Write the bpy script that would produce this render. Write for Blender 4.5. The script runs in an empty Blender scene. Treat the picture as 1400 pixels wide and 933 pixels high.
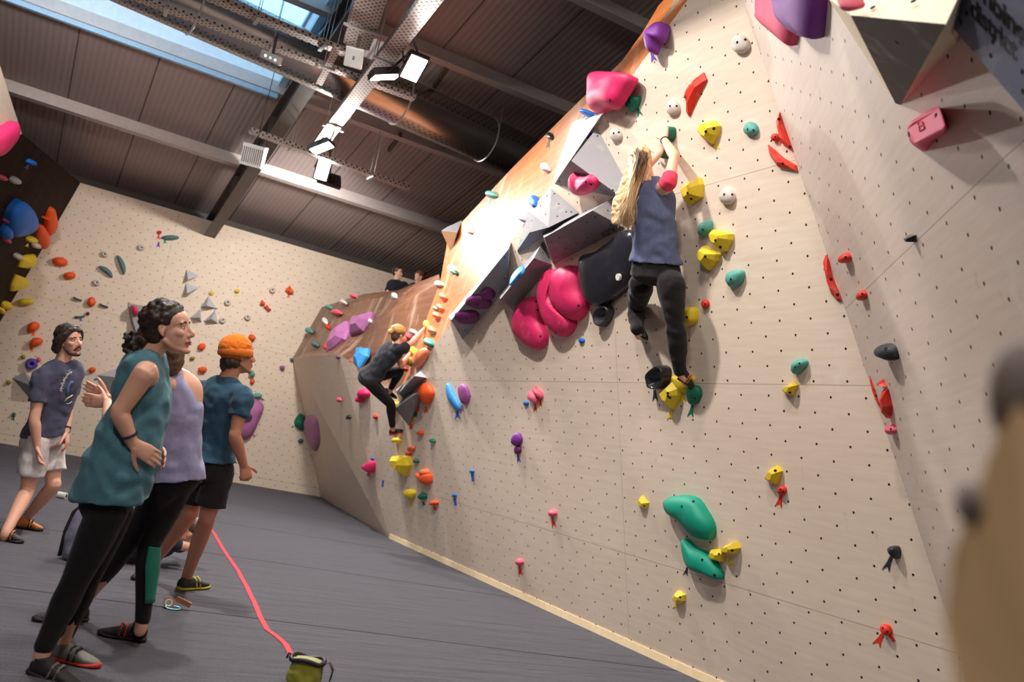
import bpy, bmesh, math, random
import numpy as np
from mathutils import Vector, Matrix, noise
from mathutils.bvhtree import BVHTree
random.seed(7)
SC = bpy.context.scene
COL = SC.collection
PI = math.pi
# ------------------------------------------------------------------ camera geometry
CXP, CYP, FPX = 700.0, 466.5, 1245.0
def _n(v):
    v = np.array(v, float)
    return v/np.linalg.norm(v)
_d = _n((45-CXP, 545-CYP, FPX)); _q = np.array((1045-CXP, 735-CYP, FPX))
_u = _n(np.cross(_q, _d)); _u = _u if _u[1] < 0 else -_u
_r = _n(np.cross(_d, _u)); _r = _r if _r[0] > 0 else -_r
_fn = _n(_u-.022*_d); _fd = _n(_d+.022*_u)
RW = np.array([_r, _fd, _fn])
CAM = np.array([0, 0, 1.242])
FWD = RW[:, 2]
def ray(px, py): return RW@np.array([(px-CXP)/FPX, (py-CYP)/FPX, 1.])
def hit(px, py, pl):
    p0, n = pl; v = ray(px, py)
    return CAM+v*(((p0-CAM)@n)/(v@n))
def aty(px, py, Y):
    v = ray(px, py); return CAM+v*(Y/v[1])
def P(px, py, d): return CAM+ray(px, py)*d
def depth(p): return float((np.array(p)-CAM)@FWD)
def proj(p):
    c = RW.T@(np.array(p, float)-CAM)
    return CXP+FPX*c[0]/c[2], CYP+FPX*c[1]/c[2]
def pl3(a, b, c):
    n = _n(np.cross(np.array(b)-a, np.array(c)-a)); a = np.array(a, float)
    return (a, -n) if (CAM-a)@n < 0 else (a, n)
def V(a): return Vector([float(x) for x in a])

cd = bpy.data.cameras.new('camera'); cam = bpy.data.objects.new('camera', cd); COL.objects.link(cam)
cd.sensor_width = 36.0; cd.lens = FPX/1400*36; cd.clip_start = .05; cd.clip_end = 200
_m = np.eye(4); _m[:3, 0] = RW[:, 0]; _m[:3, 1] = -RW[:, 1]; _m[:3, 2] = -RW[:, 2]; _m[:3, 3] = CAM
cam.matrix_world = Matrix(_m.tolist())
cd.dof.use_dof = True; cd.dof.focus_distance = 6.2; cd.dof.aperture_fstop = 2.7
SC.camera = cam
SC.view_settings.view_transform = 'Standard'; SC.view_settings.look = 'None'
SC.view_settings.gamma = 1; SC.view_settings.use_curve_mapping = False
SC.view_settings.exposure = -0.13
SC.cycles.max_bounces = 6; SC.cycles.diffuse_bounces = 4; SC.cycles.glossy_bounces = 3
SC.cycles.sample_clamp_indirect = 4.0
try: SC.cycles.use_denoising = True
except Exception: pass
# sky seen through the skylight
W = bpy.data.worlds.new('sky'); SC.world = W; W.use_nodes = True
bg = W.node_tree.nodes['Background']; bg.inputs[0].default_value = (.38, .72, 1.0, 1); bg.inputs[1].default_value = 2.3
# power of the floodlights (watts) and where the ones outside the frame hang: (x, y, z, aim, W)
FLOOD_W = 75.0
OUT_FLOODS = [((1.75, 4.95, 5.45), (2.2, 5.2, 0), 40), ((.1, 5.9, 6.3), (4.4, 6.4, .3), 205), ((1.2, 3.0, 5.9), (3.2, 3.4, 0), 60),
              ((-1.2, 10.5, 5.15), (1.5, 17.9, 2.2), 60), ((3.2, 13.9, 5.1), (3.0, 17.9, 2.4), 105), ((-1.8, .6, 5.2), (2.4, 2.2, 2.2), 58), ((-.6, -2.2, 5.15), (1.2, 3.2, .6), 45)]  # last two are added fill lamps, for the sign and for the people

# ------------------------------------------------------------------ helpers
def link(o):
    COL.objects.link(o); return o
def setp(o, label=None, cat=None, group=None, kind=None):
    if label: o['label'] = label
    if cat: o['category'] = cat
    if group: o['group'] = group
    if kind: o['kind'] = kind
    return o
def mesh_obj(name, verts, faces, mat=None, parent=None, smooth=False, uvs=None):
    me = bpy.data.meshes.new(name)
    me.from_pydata([tuple(map(float, v)) for v in verts], [], faces)
    if uvs is not None:
        l = me.uv_layers.new(name='UVMap')
        for lp in me.loops: l.data[lp.index].uv = uvs[lp.vertex_index]
    me.validate(); me.update()
    if smooth: me.polygons.foreach_set('use_smooth', [True]*len(me.polygons))
    o = bpy.data.objects.new(name, me); link(o)
    if mat: me.materials.append(mat)
    if parent: o.parent = parent
    return o
def empty(name, loc):
    o = bpy.data.objects.new(name, None); link(o); o.location = V(loc); o.empty_display_size = .1
    return o
def adopt(o, parent):           # parent built in world space
    o.parent = parent
    o.matrix_parent_inverse = Matrix.Translation(parent.location).inverted() if parent.type == 'EMPTY' else Matrix()
    return o
def fix_normals(o):
    bm = bmesh.new(); bm.from_mesh(o.data); bmesh.ops.recalc_face_normals(bm, faces=bm.faces)
    bm.to_mesh(o.data); bm.free(); return o
class MB:
    """collects shapes for one mesh"""
    def __init__(s): s.v = []; s.f = []
    def add(s, vs, fs):
        k = len(s.v); s.v += [tuple(map(float, x)) for x in vs]; s.f += [[i+k for i in f] for f in fs]; return s
    def box(s, c, ax, ay, az, hx, hy, hz):
        c, ax, ay, az = map(lambda q: np.array(q, float), (c, ax, ay, az))
        vs = [c+i*hx*ax+j*hy*ay+k*hz*az for k in (-1, 1) for j in (-1, 1) for i in (-1, 1)]
        return s.add(vs, [(0, 2, 3, 1), (4, 5, 7, 6), (0, 1, 5, 4), (2, 6, 7, 3), (0, 4, 6, 2), (1, 3, 7, 5)])
    def bar(s, a, b, w, h, up=(0, 0, 1)):
        a = np.array(a, float); b = np.array(b, float); d = _n(b-a); sd = _n(np.cross(d, up)); u = np.cross(sd, d)
        return s.box((a+b)/2, d, sd, u, np.linalg.norm(b-a)/2, w/2, h/2)
    def tube(s, pts, rad, n=12, cap=True, side=None):
        pts = [np.array(p, float) for p in pts]; m = len(pts)
        if np.isscalar(rad): rad = [rad]*m
        vs = []; prev = None
        for i, p in enumerate(pts):
            t = _n(pts[min(i+1, m-1)]-pts[max(i-1, 0)])
            if prev is None:
                a = np.array(side if side is not None else ((0, 0, 1) if abs(t[2]) < .9 else (1, 0, 0)), float)
                x = _n(a-t*(a@t))
            else: x = _n(prev-t*(prev@t))
            prev = x; y = np.cross(t, x)
            r = rad[i]; rx, ry = (r, r) if np.isscalar(r) else r
            for k in range(n):
                q = 2*PI*k/n; vs.append(p+x*rx*math.cos(q)+y*ry*math.sin(q))
        fs = [[i*n+k, i*n+(k+1) % n, (i+1)*n+(k+1) % n, (i+1)*n+k] for i in range(m-1) for k in range(n)]
        if cap: fs += [list(range(n))[::-1], [(m-1)*n+k for k in range(n)]]
        return s.add(vs, fs)
    def ball(s, c, ax, ay, az, rx, ry, rz, nu=14, nv=9):
        c, ax, ay, az = map(lambda q: np.array(q, float), (c, ax, ay, az)); vs = [c+az*rz]
        for j in range(1, nv):
            ph = PI*j/nv
            for i in range(nu):
                th = 2*PI*i/nu
                vs.append(c+ax*rx*math.sin(ph)*math.cos(th)+ay*ry*math.sin(ph)*math.sin(th)+az*rz*math.cos(ph))
        vs.append(c-az*rz); e = len(vs)-1; fs = []
        for i in range(nu):
            fs.append([0, 1+i, 1+(i+1) % nu]); k = 1+(nv-2)*nu; fs.append([e, k+(i+1) % nu, k+i])
            for j in range(nv-2):
                a = 1+j*nu; fs.append([a+i, a+nu+i, a+nu+(i+1) % nu, a+(i+1) % nu])
        return s.add(vs, fs)
    def build(s, name, mat, parent=None, smooth=False):
        o = mesh_obj(name, s.v, s.f, mat, None, smooth); fix_normals(o)
        if parent: adopt(o, parent)
        return o

# ------------------------------------------------------------------ materials
def srgb(r, g, b):
    return tuple(((c/255/12.92) if c/255 <= .04045 else ((c/255+.055)/1.055)**2.4) for c in (r, g, b))+(1.,)
_mats = {}
class NT:
    def __init__(s, name):
        s.m = bpy.data.materials.new(name); s.m.use_nodes = True; s.t = s.m.node_tree; s.b = s.t.nodes['Principled BSDF']
    def n(s, typ, **kw):
        x = s.t.nodes.new(typ)
        for k, v in kw.items():
            if k[0] == 'i' and k[1:].isdigit(): s.put(x.inputs[int(k[1:])], v)
            else: setattr(x, k, v)
        return x
    def put(s, inp, v):
        if isinstance(v, bpy.types.NodeSocket): s.t.links.new(v, inp)
        elif isinstance(v, bpy.types.Node): s.t.links.new(v.outputs[0], inp)
        else: inp.default_value = v
    def math(s, op, a, b=None, c=None):
        x = s.n('ShaderNodeMath', operation=op); s.put(x.inputs[0], a)
        if b is not None: s.put(x.inputs[1], b)
        if c is not None: s.put(x.inputs[2], c)
        return x.outputs[0]
    def mix(s, f, a, b, blend='MIX'):
        x = s.n('ShaderNodeMix', data_type='RGBA', blend_type=blend); s.put(x.inputs[0], f); s.put(x.inputs[6], a); s.put(x.inputs[7], b)
        return x.outputs[2]
    def ramp(s, f, lo, hi):
        x = s.n('ShaderNodeMapRange'); s.put(x.inputs[0], f); x.inputs[1].default_value = lo; x.inputs[2].default_value = hi; return x.outputs[0]
    def noise(s, vec, scale, detail=3, rough=.5):
        x = s.n('ShaderNodeTexNoise'); x.inputs['Scale'].default_value = scale; x.inputs['Detail'].default_value = detail
        x.inputs['Roughness'].default_value = rough
        if vec is not None: s.put(x.inputs['Vector'], vec)
        return x.outputs[0]
    def stretch(s, vec, sc):
        x = s.n('ShaderNodeMapping'); s.put(x.inputs[0], vec); x.inputs[3].default_value = sc; return x.outputs[0]
    def bump(s, h, strength=.3, dist=.01):
        x = s.n('ShaderNodeBump'); x.inputs['Strength'].default_value = strength; x.inputs['Distance'].default_value = dist
        s.put(x.inputs['Height'], h); s.put(s.b.inputs['Normal'], x.outputs[0])
    def uv(s): return s.n('ShaderNodeUVMap').outputs[0]
    def obj(s): return s.n('ShaderNodeNewGeometry').outputs['Position']
    def set(s, color=None, rough=None, metal=None, spec=None):
        if color is not None: s.put(s.b.inputs['Base Color'], color)
        if rough is not None: s.put(s.b.inputs['Roughness'], rough)
        if metal is not None: s.b.inputs['Metallic'].default_value = metal
        if spec is not None: s.b.inputs['Specular IOR Level'].default_value = spec
        return s.m
def plain(name, rgb, rough=.6, metal=0., var=.12, scale=14., spec=.4):
    """one colour with faint procedural mottling"""
    if name in _mats: return _mats[name]
    t = NT(name); c = srgb(*rgb); nz = t.noise(t.obj(), scale, 3)
    d = tuple(x*(1-var) for x in c[:3])+(1,); e = tuple(min(1, x*(1+var)) for x in c[:3])+(1,)
    _mats[name] = t.set(t.mix(nz, d, e), rough, metal, spec); return _mats[name]
def hold_mat(name, rgb, rough=.55, chalk=.35):
    """textured polyurethane with rubbed-in chalk"""
    key = 'hold_'+name
    if key in _mats: return _mats[key]
    t = NT(key); c = srgb(*rgb); pos = t.obj()
    nz = t.noise(pos, 9., 4, .65); f = t.math('MULTIPLY', t.ramp(nz, .55, .85), chalk)
    fine = t.noise(pos, 260., 2)
    col = t.mix(f, c, srgb(235, 225, 222)); col = t.mix(t.ramp(fine, .3, .7), tuple(x*.86 for x in c[:3])+(1,), col)
    t.bump(fine, .25, .002); _mats[key] = t.set(col, rough, 0, .4); return _mats[key]
def cloth(name, rgb, rough=.9, var=.25, scale=30.):
    if name in _mats: return _mats[name]
    t = NT(name); c = srgb(*rgb); nz = t.noise(t.obj(), scale, 4, .6); fine = t.noise(t.obj(), 420., 1)
    col = t.mix(nz, tuple(x*(1-var) for x in c[:3])+(1,), tuple(min(1, x*(1+var)) for x in c[:3])+(1,))
    t.bump(t.math('ADD', t.math('MULTIPLY', nz, 1.5), t.math('MULTIPLY', fine, .3)), .35, .006)
    _mats[name] = t.set(col, rough, 0, .15); t.b.inputs['Sheen Weight'].default_value = .12; return _mats[name]
def skin(name, rgb):
    if name in _mats: return _mats[name]
    t = NT(name); c = srgb(*rgb); nz = t.noise(t.obj(), 22., 4, .6)
    col = t.mix(nz, tuple(x*k for x, k in zip(c[:3], (.92, .82, .8)))+(1,), tuple(min(1, x*1.08) for x in c[:3])+(1,))
    t.b.inputs['Subsurface Weight'].default_value = .08; t.b.inputs['Subsurface Radius'].default_value = (.02, .008, .005)
    t.bump(t.noise(t.obj(), 150., 2), .08, .002); _mats[name] = t.set(col, .5, 0, .4); return _mats[name]
def grid_dots(t, uv, dx, dy, r, ox=0., oy=0.):
    """1 inside the bolt holes of a staggered grid (in metres of the uv map)"""
    sx = t.n('ShaderNodeSeparateXYZ'); t.put(sx.inputs[0], uv); res = None
    for a, b in ((0, 0), (.5, .5)):
        u = t.math('SUBTRACT', t.math('FRACT', t.math('ADD', t.math('DIVIDE', t.math('SUBTRACT', sx.outputs[0], ox), dx), a+.5)), .5)
        v = t.math('SUBTRACT', t.math('FRACT', t.math('ADD', t.math('DIVIDE', t.math('SUBTRACT', sx.outputs[1], oy), dy), b+.5)), .5)
        u = t.math('MULTIPLY', u, dx); v = t.math('MULTIPLY', v, dy)
        q = t.math('ADD', t.math('MULTIPLY', u, u), t.math('MULTIPLY', v, v))
        m = t.math('LESS_THAN', q, r*r); res = m if res is None else t.math('MAXIMUM', res, m)
    return res
def lines(t, coord, step, off, w):
    """1 on thin lines every `step` metres"""
    q = t.math('FRACT', t.math('ADD', t.math('DIVIDE', t.math('SUBTRACT', coord, off), step), .5))
    return t.math('LESS_THAN', t.math('ABSOLUTE', t.math('MULTIPLY', t.math('SUBTRACT', q, .5), step)), w/2)
def plywood(name, rgb=(226, 208, 188), dx=.267, dy=.197, ox=0, oy=0, r=.0085, seam_v=(1.40, 0), seam_u=(2.9, 0), scuff=.35, rough=.5):
    t = NT(name); uv = t.uv(); c = srgb(*rgb)
    g = t.noise(t.stretch(uv, (1.2, 14., 1)), 2.2, 5, .6); big = t.noise(uv, .7, 3)
    col = t.mix(t.ramp(g, .3, .7), tuple(x*k for x, k in zip(c[:3], (.93, .90, .86)))+(1,), tuple(min(1, x*1.03) for x in c[:3])+(1,))
    col = t.mix(t.math('MULTIPLY', t.ramp(big, .35, .75), .28), col, tuple(x*k for x, k in zip(c[:3], (.86, .78, .70)))+(1,))
    sc = t.noise(t.stretch(uv, (2.6, 1.1, 1)), 3.1, 8, .72)                      # rubber scuffs and chalk dust
    col = t.mix(t.math('MULTIPLY', t.ramp(sc, .62, .80), scuff), col, srgb(120, 104, 100))
    ch = t.noise(t.stretch(uv, (1.6, .8, 1)), 1.9, 7, .7)
    col = t.mix(t.math('MULTIPLY', t.ramp(ch, .60, .82), .5), col, srgb(240, 232, 226))
    s = t.n('ShaderNodeSeparateXYZ'); t.put(s.inputs[0], uv)
    ln = t.math('MAXIMUM', lines(t, s.outputs[1], seam_v[0], seam_v[1], .006), lines(t, s.outputs[0], seam_u[0], seam_u[1], .005))
    col = t.mix(t.math('MULTIPLY', ln, .45), col, srgb(110, 76, 52))
    if r: col = t.mix(grid_dots(t, uv, dx, dy, r, ox, oy), col, srgb(38, 30, 28))
    t.bump(g, .06, .004); return t.set(col, rough, 0, .3)
# ------------------------------------------------------------------ the planes of the place
FLOOR = (np.zeros(3), np.array([0, 0, 1.]))
MAIN = (np.array([4.79, -.023, .184]), _n((.964, .006, .267))*-1)
N_ = hit(545, 540, MAIN); T_ = hit(940, 0, MAIN); E_ = hit(463, 484, MAIN)
TOPO = aty(602, 385, 11.3)
OR = pl3(N_, T_, TOPO)                                  # orange slab behind the arete
C0 = hit(1015, 0, MAIN); C1 = hit(1325, 933, MAIN); S0 = hit(1165, 413, MAIN)
S1 = hit(1400, 180, (np.array([0, 0, S0[2]]), np.array([0, 0, 1.])))
RP = pl3(C0, C1, S1)                                    # steep panel to the right of the corner
YB = float(hit(440, 680, FLOOR)[1])
BACK = (np.array([0, YB, 0.]), np.array([0, -1., 0]))
K_ = aty(400, 490, YB)
LOWL = pl3(E_, K_, hit(440, 680, FLOOR))
BR = pl3(N_, E_, K_)
ROOFPL = (np.array([0, 18.6, 5.0]), _n((0, -.196, -1)))
def roofz(y): return 5.0+.196*(18.6-y)
LT = aty(30, 183, 13.5)
LEFTB = pl3(aty(110, 250, YB), aty(0, 440, YB), LT)      # brown overhang on the left
def frame(pl):
    n = pl[1]; b = np.array([0, 0, 1.])-n*n[2]
    if np.linalg.norm(b) < .05: b = np.array([0, 1., 0])
    b = _n(b); return np.cross(b, n), b, n               # right, up, out
def poly_wall(name, pts, pl, mat, thick=.05, kind='structure', org=None):
    """a sheet of wall: front polygon in its plane, real thickness behind it, uv in metres"""
    t, b, n = frame(pl); o = np.array(org if org is not None else pl[0], float); pts = [np.array(p, float) for p in pts]; m = len(pts)
    vs = pts+[p-n*thick for p in pts]
    uv = [((p-o)@t, (p-o)@b) for p in vs]
    fs = [list(range(m)), list(range(2*m-1, m-1, -1))]+[[i, i+m, (i+1) % m+m, (i+1) % m] for i in range(m)]
    ob = mesh_obj(name, vs, fs, mat, None, False, uv); fix_normals(ob)
    if kind: ob['kind'] = kind
    return ob
# materials of the shell
M_ply = plywood('birch_plywood', (228, 210, 192), ox=0, oy=0, seam_v=(1.43, 1.21), seam_u=(3.1, -1.9), scuff=.5)
M_plyR = plywood('birch_plywood_steep', (222, 204, 192), dx=.322, dy=.195, ox=.074, oy=.19, seam_v=(2.9, .225), seam_u=(9, 4.), scuff=.6, r=.009)
M_plyB = plywood('birch_plywood_back', (228, 210, 190), dx=.225, dy=.2, ox=-.056, oy=4.45, seam_v=(2.44, 2.58), seam_u=(4.9, 1.3), scuff=.2, r=.0085)
M_plyL = plywood('birch_plywood_low', (222, 203, 184), dx=.36, dy=.26, seam_v=(9, 5), seam_u=(4, 2), scuff=.3, r=0)
def varnished(name, base, lo, chalk, rough=.38, spec=.5):
    t = NT(name); uv = t.uv()
    a = t.noise(t.stretch(uv, (1.3, .35, 1)), 2.6, 7, .68); bnz = t.noise(t.stretch(uv, (.5, 6., 1)), 3., 5, .6)
    col = t.mix(t.ramp(bnz, .3, .7), srgb(*lo), srgb(*base))
    col = t.mix(t.math('MULTIPLY', t.ramp(a, .52, .74), chalk), col, srgb(236, 208, 186))
    t.bump(bnz, .06, .004); return t.set(col, rough, 0, spec)
M_orange = varnished('varnished_ply', (206, 128, 66), (172, 92, 42), .8)
M_brown = varnished('varnished_brown_ply', (128, 82, 56), (98, 62, 44), .5)
M_dark = varnished('dark_brown_ply', (50, 32, 23), (34, 22, 16), .04, .8, .1)
M_steel = plain('dark_steel', (92, 82, 78), .45, .3)
# floor: charcoal carpet over the mats
def carpet():
    t = NT('charcoal_carpet'); p = t.obj()
    f = t.noise(p, 210., 3, .8); w = t.noise(t.stretch(p, (.8, 4.2, 1)), 1.5, 4, .6); big = t.noise(p, .5, 2)
    col = t.mix(t.ramp(f, .36, .64), srgb(40, 39, 43), srgb(138, 135, 142)); col = t.mix(t.math('MULTIPLY', big, .3), col, srgb(62, 60, 68))
    s = t.n('ShaderNodeSeparateXYZ'); t.put(s.inputs[0], p)
    ln = lines(t, t.math('ADD', s.outputs[1], t.math('MULTIPLY', s.outputs[0], .1)), 2.55, 8.72, .022)
    col = t.mix(t.math('MULTIPLY', ln, .8), col, srgb(24, 23, 26))
    t.bump(t.math('ADD', t.math('MULTIPLY', w, 9.), t.math('MULTIPLY', f, .5)), .7, .025)
    return t.set(col, .95, 0, .1)
M_carpet = carpet()
fv = [(-8, -6, 0), (11, -6, 0), (11, 19, 0), (-8, 19, 0)]
fl = mesh_obj('floor', fv+[(x, y, -.3) for x, y, z in fv], [(0, 1, 2, 3), (7, 6, 5, 4), (0, 4, 5, 1), (1, 5, 6, 2), (2, 6, 7, 3), (3, 7, 4, 0)], M_carpet)
fl['kind'] = 'structure'
def on(pl, *pp): return [hit(x, y, pl) for x, y in pp]
# main overhanging wall (right of the arete, left of the corner)
Fm = [hit(535, 735, FLOOR), hit(1325, 1100, MAIN)]
bot_l = hit(535, 733, MAIN); 
def main_at(y, z):                # point of the main plane at given y, z
    p0, n = MAIN; return np.array([p0[0]-((y-p0[1])*n[1]+(z-p0[2])*n[2])/n[0], y, z])
cdir = _n(C1-C0)
Cb = C1+cdir*((-.05-C1[2])/cdir[2]); Ct = C0+cdir*((5.35-C0[2])/cdir[2])
adir = _n(T_-N_); At = N_+adir*((5.35-N_[2])/adir[2])
poly_wall('wall_right', [main_at(12.1, -.05), Cb, Ct, At, N_, E_], MAIN, M_ply, .06, org=hit(1068, 480, MAIN))
# low facet between the crease and the back wall
poly_wall('wall_right_low', [main_at(12.1, -.05), E_, K_, hit(440, 680, FLOOR)-np.array([0, 0, .05])], LOWL, M_plyL, .03)
# orange slab and brown slab
Ot = hit(890, 30, OR)
ext = OR[1]
oe = on(OR, (610, 340), (612, 325), (700, 230), (788, 142), (850, 84), (880, 42))
otop = hit(900, 8, OR)
poly_wall('wall_upper_orange', [N_, At, otop+np.array([0, -1.6, .4]), otop]+oe[::-1]+[TOPO], OR, M_orange, .05)
TL = aty(440, 420, YB-.02); TM = aty(498, 402, 16.6); TR = aty(545, 397, 14.9); TR2 = aty(600, 375, 12.1); CR = aty(505, 440, 14.0)
def facet(name, pts, mat, thick=.05):
    pts = [np.array(p, float) for p in pts]; c = sum(pts)/len(pts)
    nn = _n(sum(np.cross(pts[i]-c, pts[(i+1) % len(pts)]-c) for i in range(len(pts))))
    if (CAM-c)@nn < 0: nn = -nn
    t, b, n = frame((c, nn)); m = len(pts)
    vs = pts+[c]+[p-nn*thick for p in pts]; uv = [((p-c)@t, (p-c)@b) for p in vs]
    fs = [[i, (i+1) % m, m] for i in range(m)]+[[m+1+i for i in range(m)][::-1]]+[[i, i+m+1, (i+1) % m+m+1, (i+1) % m] for i in range(m)]
    o = mesh_obj(name, vs, fs, mat, None, False, uv); fix_normals(o); o['kind'] = 'structure'; return (c, nn)
BRF = facet('wall_upper_brown', [N_, E_, K_, TL, CR, TOPO], M_brown)
facet('wall_upper_ledge', [TL, TM, TR, TR2, TOPO, CR], M_brown)
# steep panel right of the corner
def rp(px, py): return hit(px, py, RP)
w_ = _n(S1-S0)
Rfar = 1.75
poly_wall('wall_right_steep', [Cb, Cb+w_*2.2, S0+w_*3.3, Ct+w_*2.9, Ct], RP, M_plyR, .06, org=hit(1315, 371, RP))
# back climbing wall
bt = aty(110, 250, YB); bl = aty(0, 440, YB); br = aty(520, 370, YB)
poly_wall('wall_back', [aty(-30, 490, YB), np.array([-1.3, YB, -.05]), np.array([5.46, YB, -.05]), K_+np.array([.06, 0, 0]), np.array([br[0]+1.6, YB, br[2]-.9]), np.array([br[0]+1.2, YB, br[2]]), br, bt], BACK, M_plyB, .05, org=aty(50, 613, YB))
# left: brown overhang and the pale panel above it
lv = [bt, aty(-60, 545, YB)]
LNEAR = hit(-60, 240, LEFTB)
poly_wall('wall_left', [bt, lv[1], lv[1]+(LT-bt)*1.2, LNEAR, LT], LEFTB, M_dark, .06)
PALE = pl3(LT, aty(0, 90, 12.6), LNEAR)
poly_wall('wall_left_pale', [LT, aty(0, 90, 12.6), aty(-12, 50, 12.3), hit(-120, 40, PALE), hit(-120, 275, PALE), LNEAR], PALE, plywood('birch_plywood_left', (214, 194, 174), r=0, seam_v=(9, 4), seam_u=(9, 4)), .05)
# pale strip where the main wall meets the mats
tb = MB(); a0 = main_at(12.1, .0); a1 = main_at(3.6, .0)
nf = np.array([-.012, 0, 0]); tb.bar(a0+nf+np.array([0, 0, .028]), a1+nf+np.array([0, 0, .028]), .03, .07)
o = tb.build('baseboard_right', plain('pale_pine', (232, 208, 168), .6)); o['kind'] = 'structure'
# building shell
M_shell = plain('shell_grey', (96, 88, 84), .7)
def slab(name, a, b, mat, kind='structure'):
    o = MB().box((np.array(a)+np.array(b))/2, (1, 0, 0), (0, 1, 0), (0, 0, 1), *(np.abs(np.array(b)-np.array(a, float))/2)).build(name, mat); o['kind'] = kind; return o
slab('wall_rear', (-8, 18.62, 0), (11, 18.9, 5.2), plain('rear_cladding', (84, 74, 70), .6))
slab('wall_outer_left', (-8.2, -6, 0), (-8, 19, 8.6), plain('pale_plaster', (190, 176, 162), .8))
slab('wall_outer_right', (11, -6, 0), (11.2, 19, 8.6), M_shell)
slab('wall_front', (-8.2, -6.2, 0), (11.2, -6, 8.8), plain('pale_plaster', (190, 176, 162), .8))
# roof with the skylight opening
def roof_mat():
    t = NT('ribbed_roof_lining'); uv = t.uv(); s = t.n('ShaderNodeSeparateXYZ'); t.put(s.inputs[0], uv)
    ph = t.math('MULTIPLY', s.outputs[0], 2*PI/.085); h = t.math('SINE', ph)
    c = t.mix(t.ramp(h, -1, 1), srgb(170, 154, 150), srgb(178, 162, 158))
    ln = lines(t, s.outputs[0], 1.06, .42, .022); c = t.mix(t.math('MULTIPLY', ln, .75), c, srgb(42, 36, 34))
    t.bump(t.math('SUBTRACT', h, t.math('MULTIPLY', ln, 2.)), .4, .005); return t.set(c, .5, .1, .4)
M_roof = roof_mat()
SKX = (-3.4, 2.02); SKY = (10.1, 13.32)
rx = [-8.2, SKX[0], SKX[1], 11.2]; ry = [19, SKY[1], SKY[0], 3.0]
vs = []; uv = []
for y in ry:
    for x in rx: vs.append((x, y, roofz(y))); uv.append((x, y*1.02))
fs = [[j*4+i, j*4+i+1, j*4+i+5, j*4+i+4] for j in range(3) for i in range(3) if not (i == 1 and j == 1)]
k = len(vs); vs += [(-8.2, -6.2, 6.6), (11.2, -6.2, 6.6)]; uv += [(-8.2, -6), (11.2, -6)]; fs.append([12, 15, k+1, k])
m = len(vs); vs += [(x, y, z+.18) for x, y, z in vs]; uv += uv
fs += [[i+m for i in f][::-1] for f in fs]
o = mesh_obj('ceiling', vs, fs, M_roof, None, False, uv); o['kind'] = 'structure'
# skylight: kerb walls, glazing bars, panes
M_kerb = plain('white_kerb', (226, 230, 234), .5); M_alu = plain('sky_tinted_steel', (164, 194, 216), .45, .15)  # the blue cast of the sky light is put into the steel's colour
kb = MB(); up = np.array([0, 0, .4])
cs = [np.array([x, y, roofz(y)]) for x, y in ((SKX[0], SKY[0]), (SKX[1], SKY[0]), (SKX[1], SKY[1]), (SKX[0], SKY[1]))]
for i in range(4):
    a, b = cs[i], cs[(i+1) % 4]; kb.add([a-up*.08, b-up*.08, b+up, a+up], [(0, 1, 2, 3)])
    mid = (cs[0]+cs[2])/2; out = lambda q: q+_n((q-mid)*np.array([1, 1, 0]))*.06
    kb.add([out(a)-up*.08, out(b)-up*.08, out(b)+up, out(a)+up], [(0, 1, 2, 3)])
sk = kb.build('window_1', M_kerb); sk['kind'] = 'structure'
gb = MB()
for i in range(6):
    x = SKX[0]+(SKX[1]-SKX[0])*(i+.0)/5; gb.bar((x, SKY[0], roofz(SKY[0])+.39), (x, SKY[1], roofz(SKY[1])+.39), .07, .07)
gb.bar((SKX[0], 11.5, roofz(11.5)+.39), (SKX[1], 11.5, roofz(11.5)+.39), .06, .06)
adopt(gb.build('glazing_bars', M_alu), sk)
def glass():
    t = NT('opal_glass'); tr = t.n('ShaderNodeBsdfTransparent'); tr.inputs[0].default_value = (.9, .96, 1, 1); g = t.n('ShaderNodeBsdfGlossy'); g.inputs[1].default_value = .1
    mx = t.n('ShaderNodeMixShader'); mx.inputs[0].default_value = .06; t.put(mx.inputs[1], tr.outputs[0]); t.put(mx.inputs[2], g.outputs[0])
    t.put(t.t.nodes['Material Output'].inputs[0], mx.outputs[0]); return t.m
gl = mesh_obj('pane', [c+up*1.02 for c in cs], [(0, 1, 2, 3)], glass()); adopt(gl, sk)

pz = float(P(544, 418, 17.2)[2]); slab('wall_upper_platform', (5.4, 14.6, pz-.12), (8.6, 17.85, pz), plain('platform_ply', (150, 112, 80), .7))
# ---- lamp builders
def emit(name, rgb, s):
    t = NT(name); e = t.n('ShaderNodeEmission'); e.inputs[0].default_value = rgb+(1,); e.inputs[1].default_value = s
    t.put(t.t.nodes['Material Output'].inputs[0], e.outputs[0]); return t.m
M_led = emit('led_panel', (1, .97, .92), 14.)
def aim_axes(p, q):
    d = _n(np.array(q, float)-np.array(p, float)); s = _n(np.cross(d, (0, 0, 1))); return d, s, np.cross(s, d)
def area_light(p, q, watts, w, h, parent=None):
    l = bpy.data.lights.new('lamp_light', 'AREA'); l.shape = 'RECTANGLE'; l.size = w; l.size_y = h; l.energy = watts; l.spread = math.radians(140); l.color = (1, .965, .92)
    o = bpy.data.objects.new('lamp_light', l); link(o); d, s, u = aim_axes(p, q)
    m = np.eye(4); m[:3, 0] = s; m[:3, 1] = u; m[:3, 2] = -d; m[:3, 3] = np.array(p)+d*.02
    o.matrix_world = Matrix(m.tolist())
    if parent is not None:
        o.parent = parent; o.matrix_parent_inverse = Matrix.Translation(parent.location).inverted()
    return o
M_case = plain('flood_case', (70, 66, 66), .45, .4)
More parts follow.
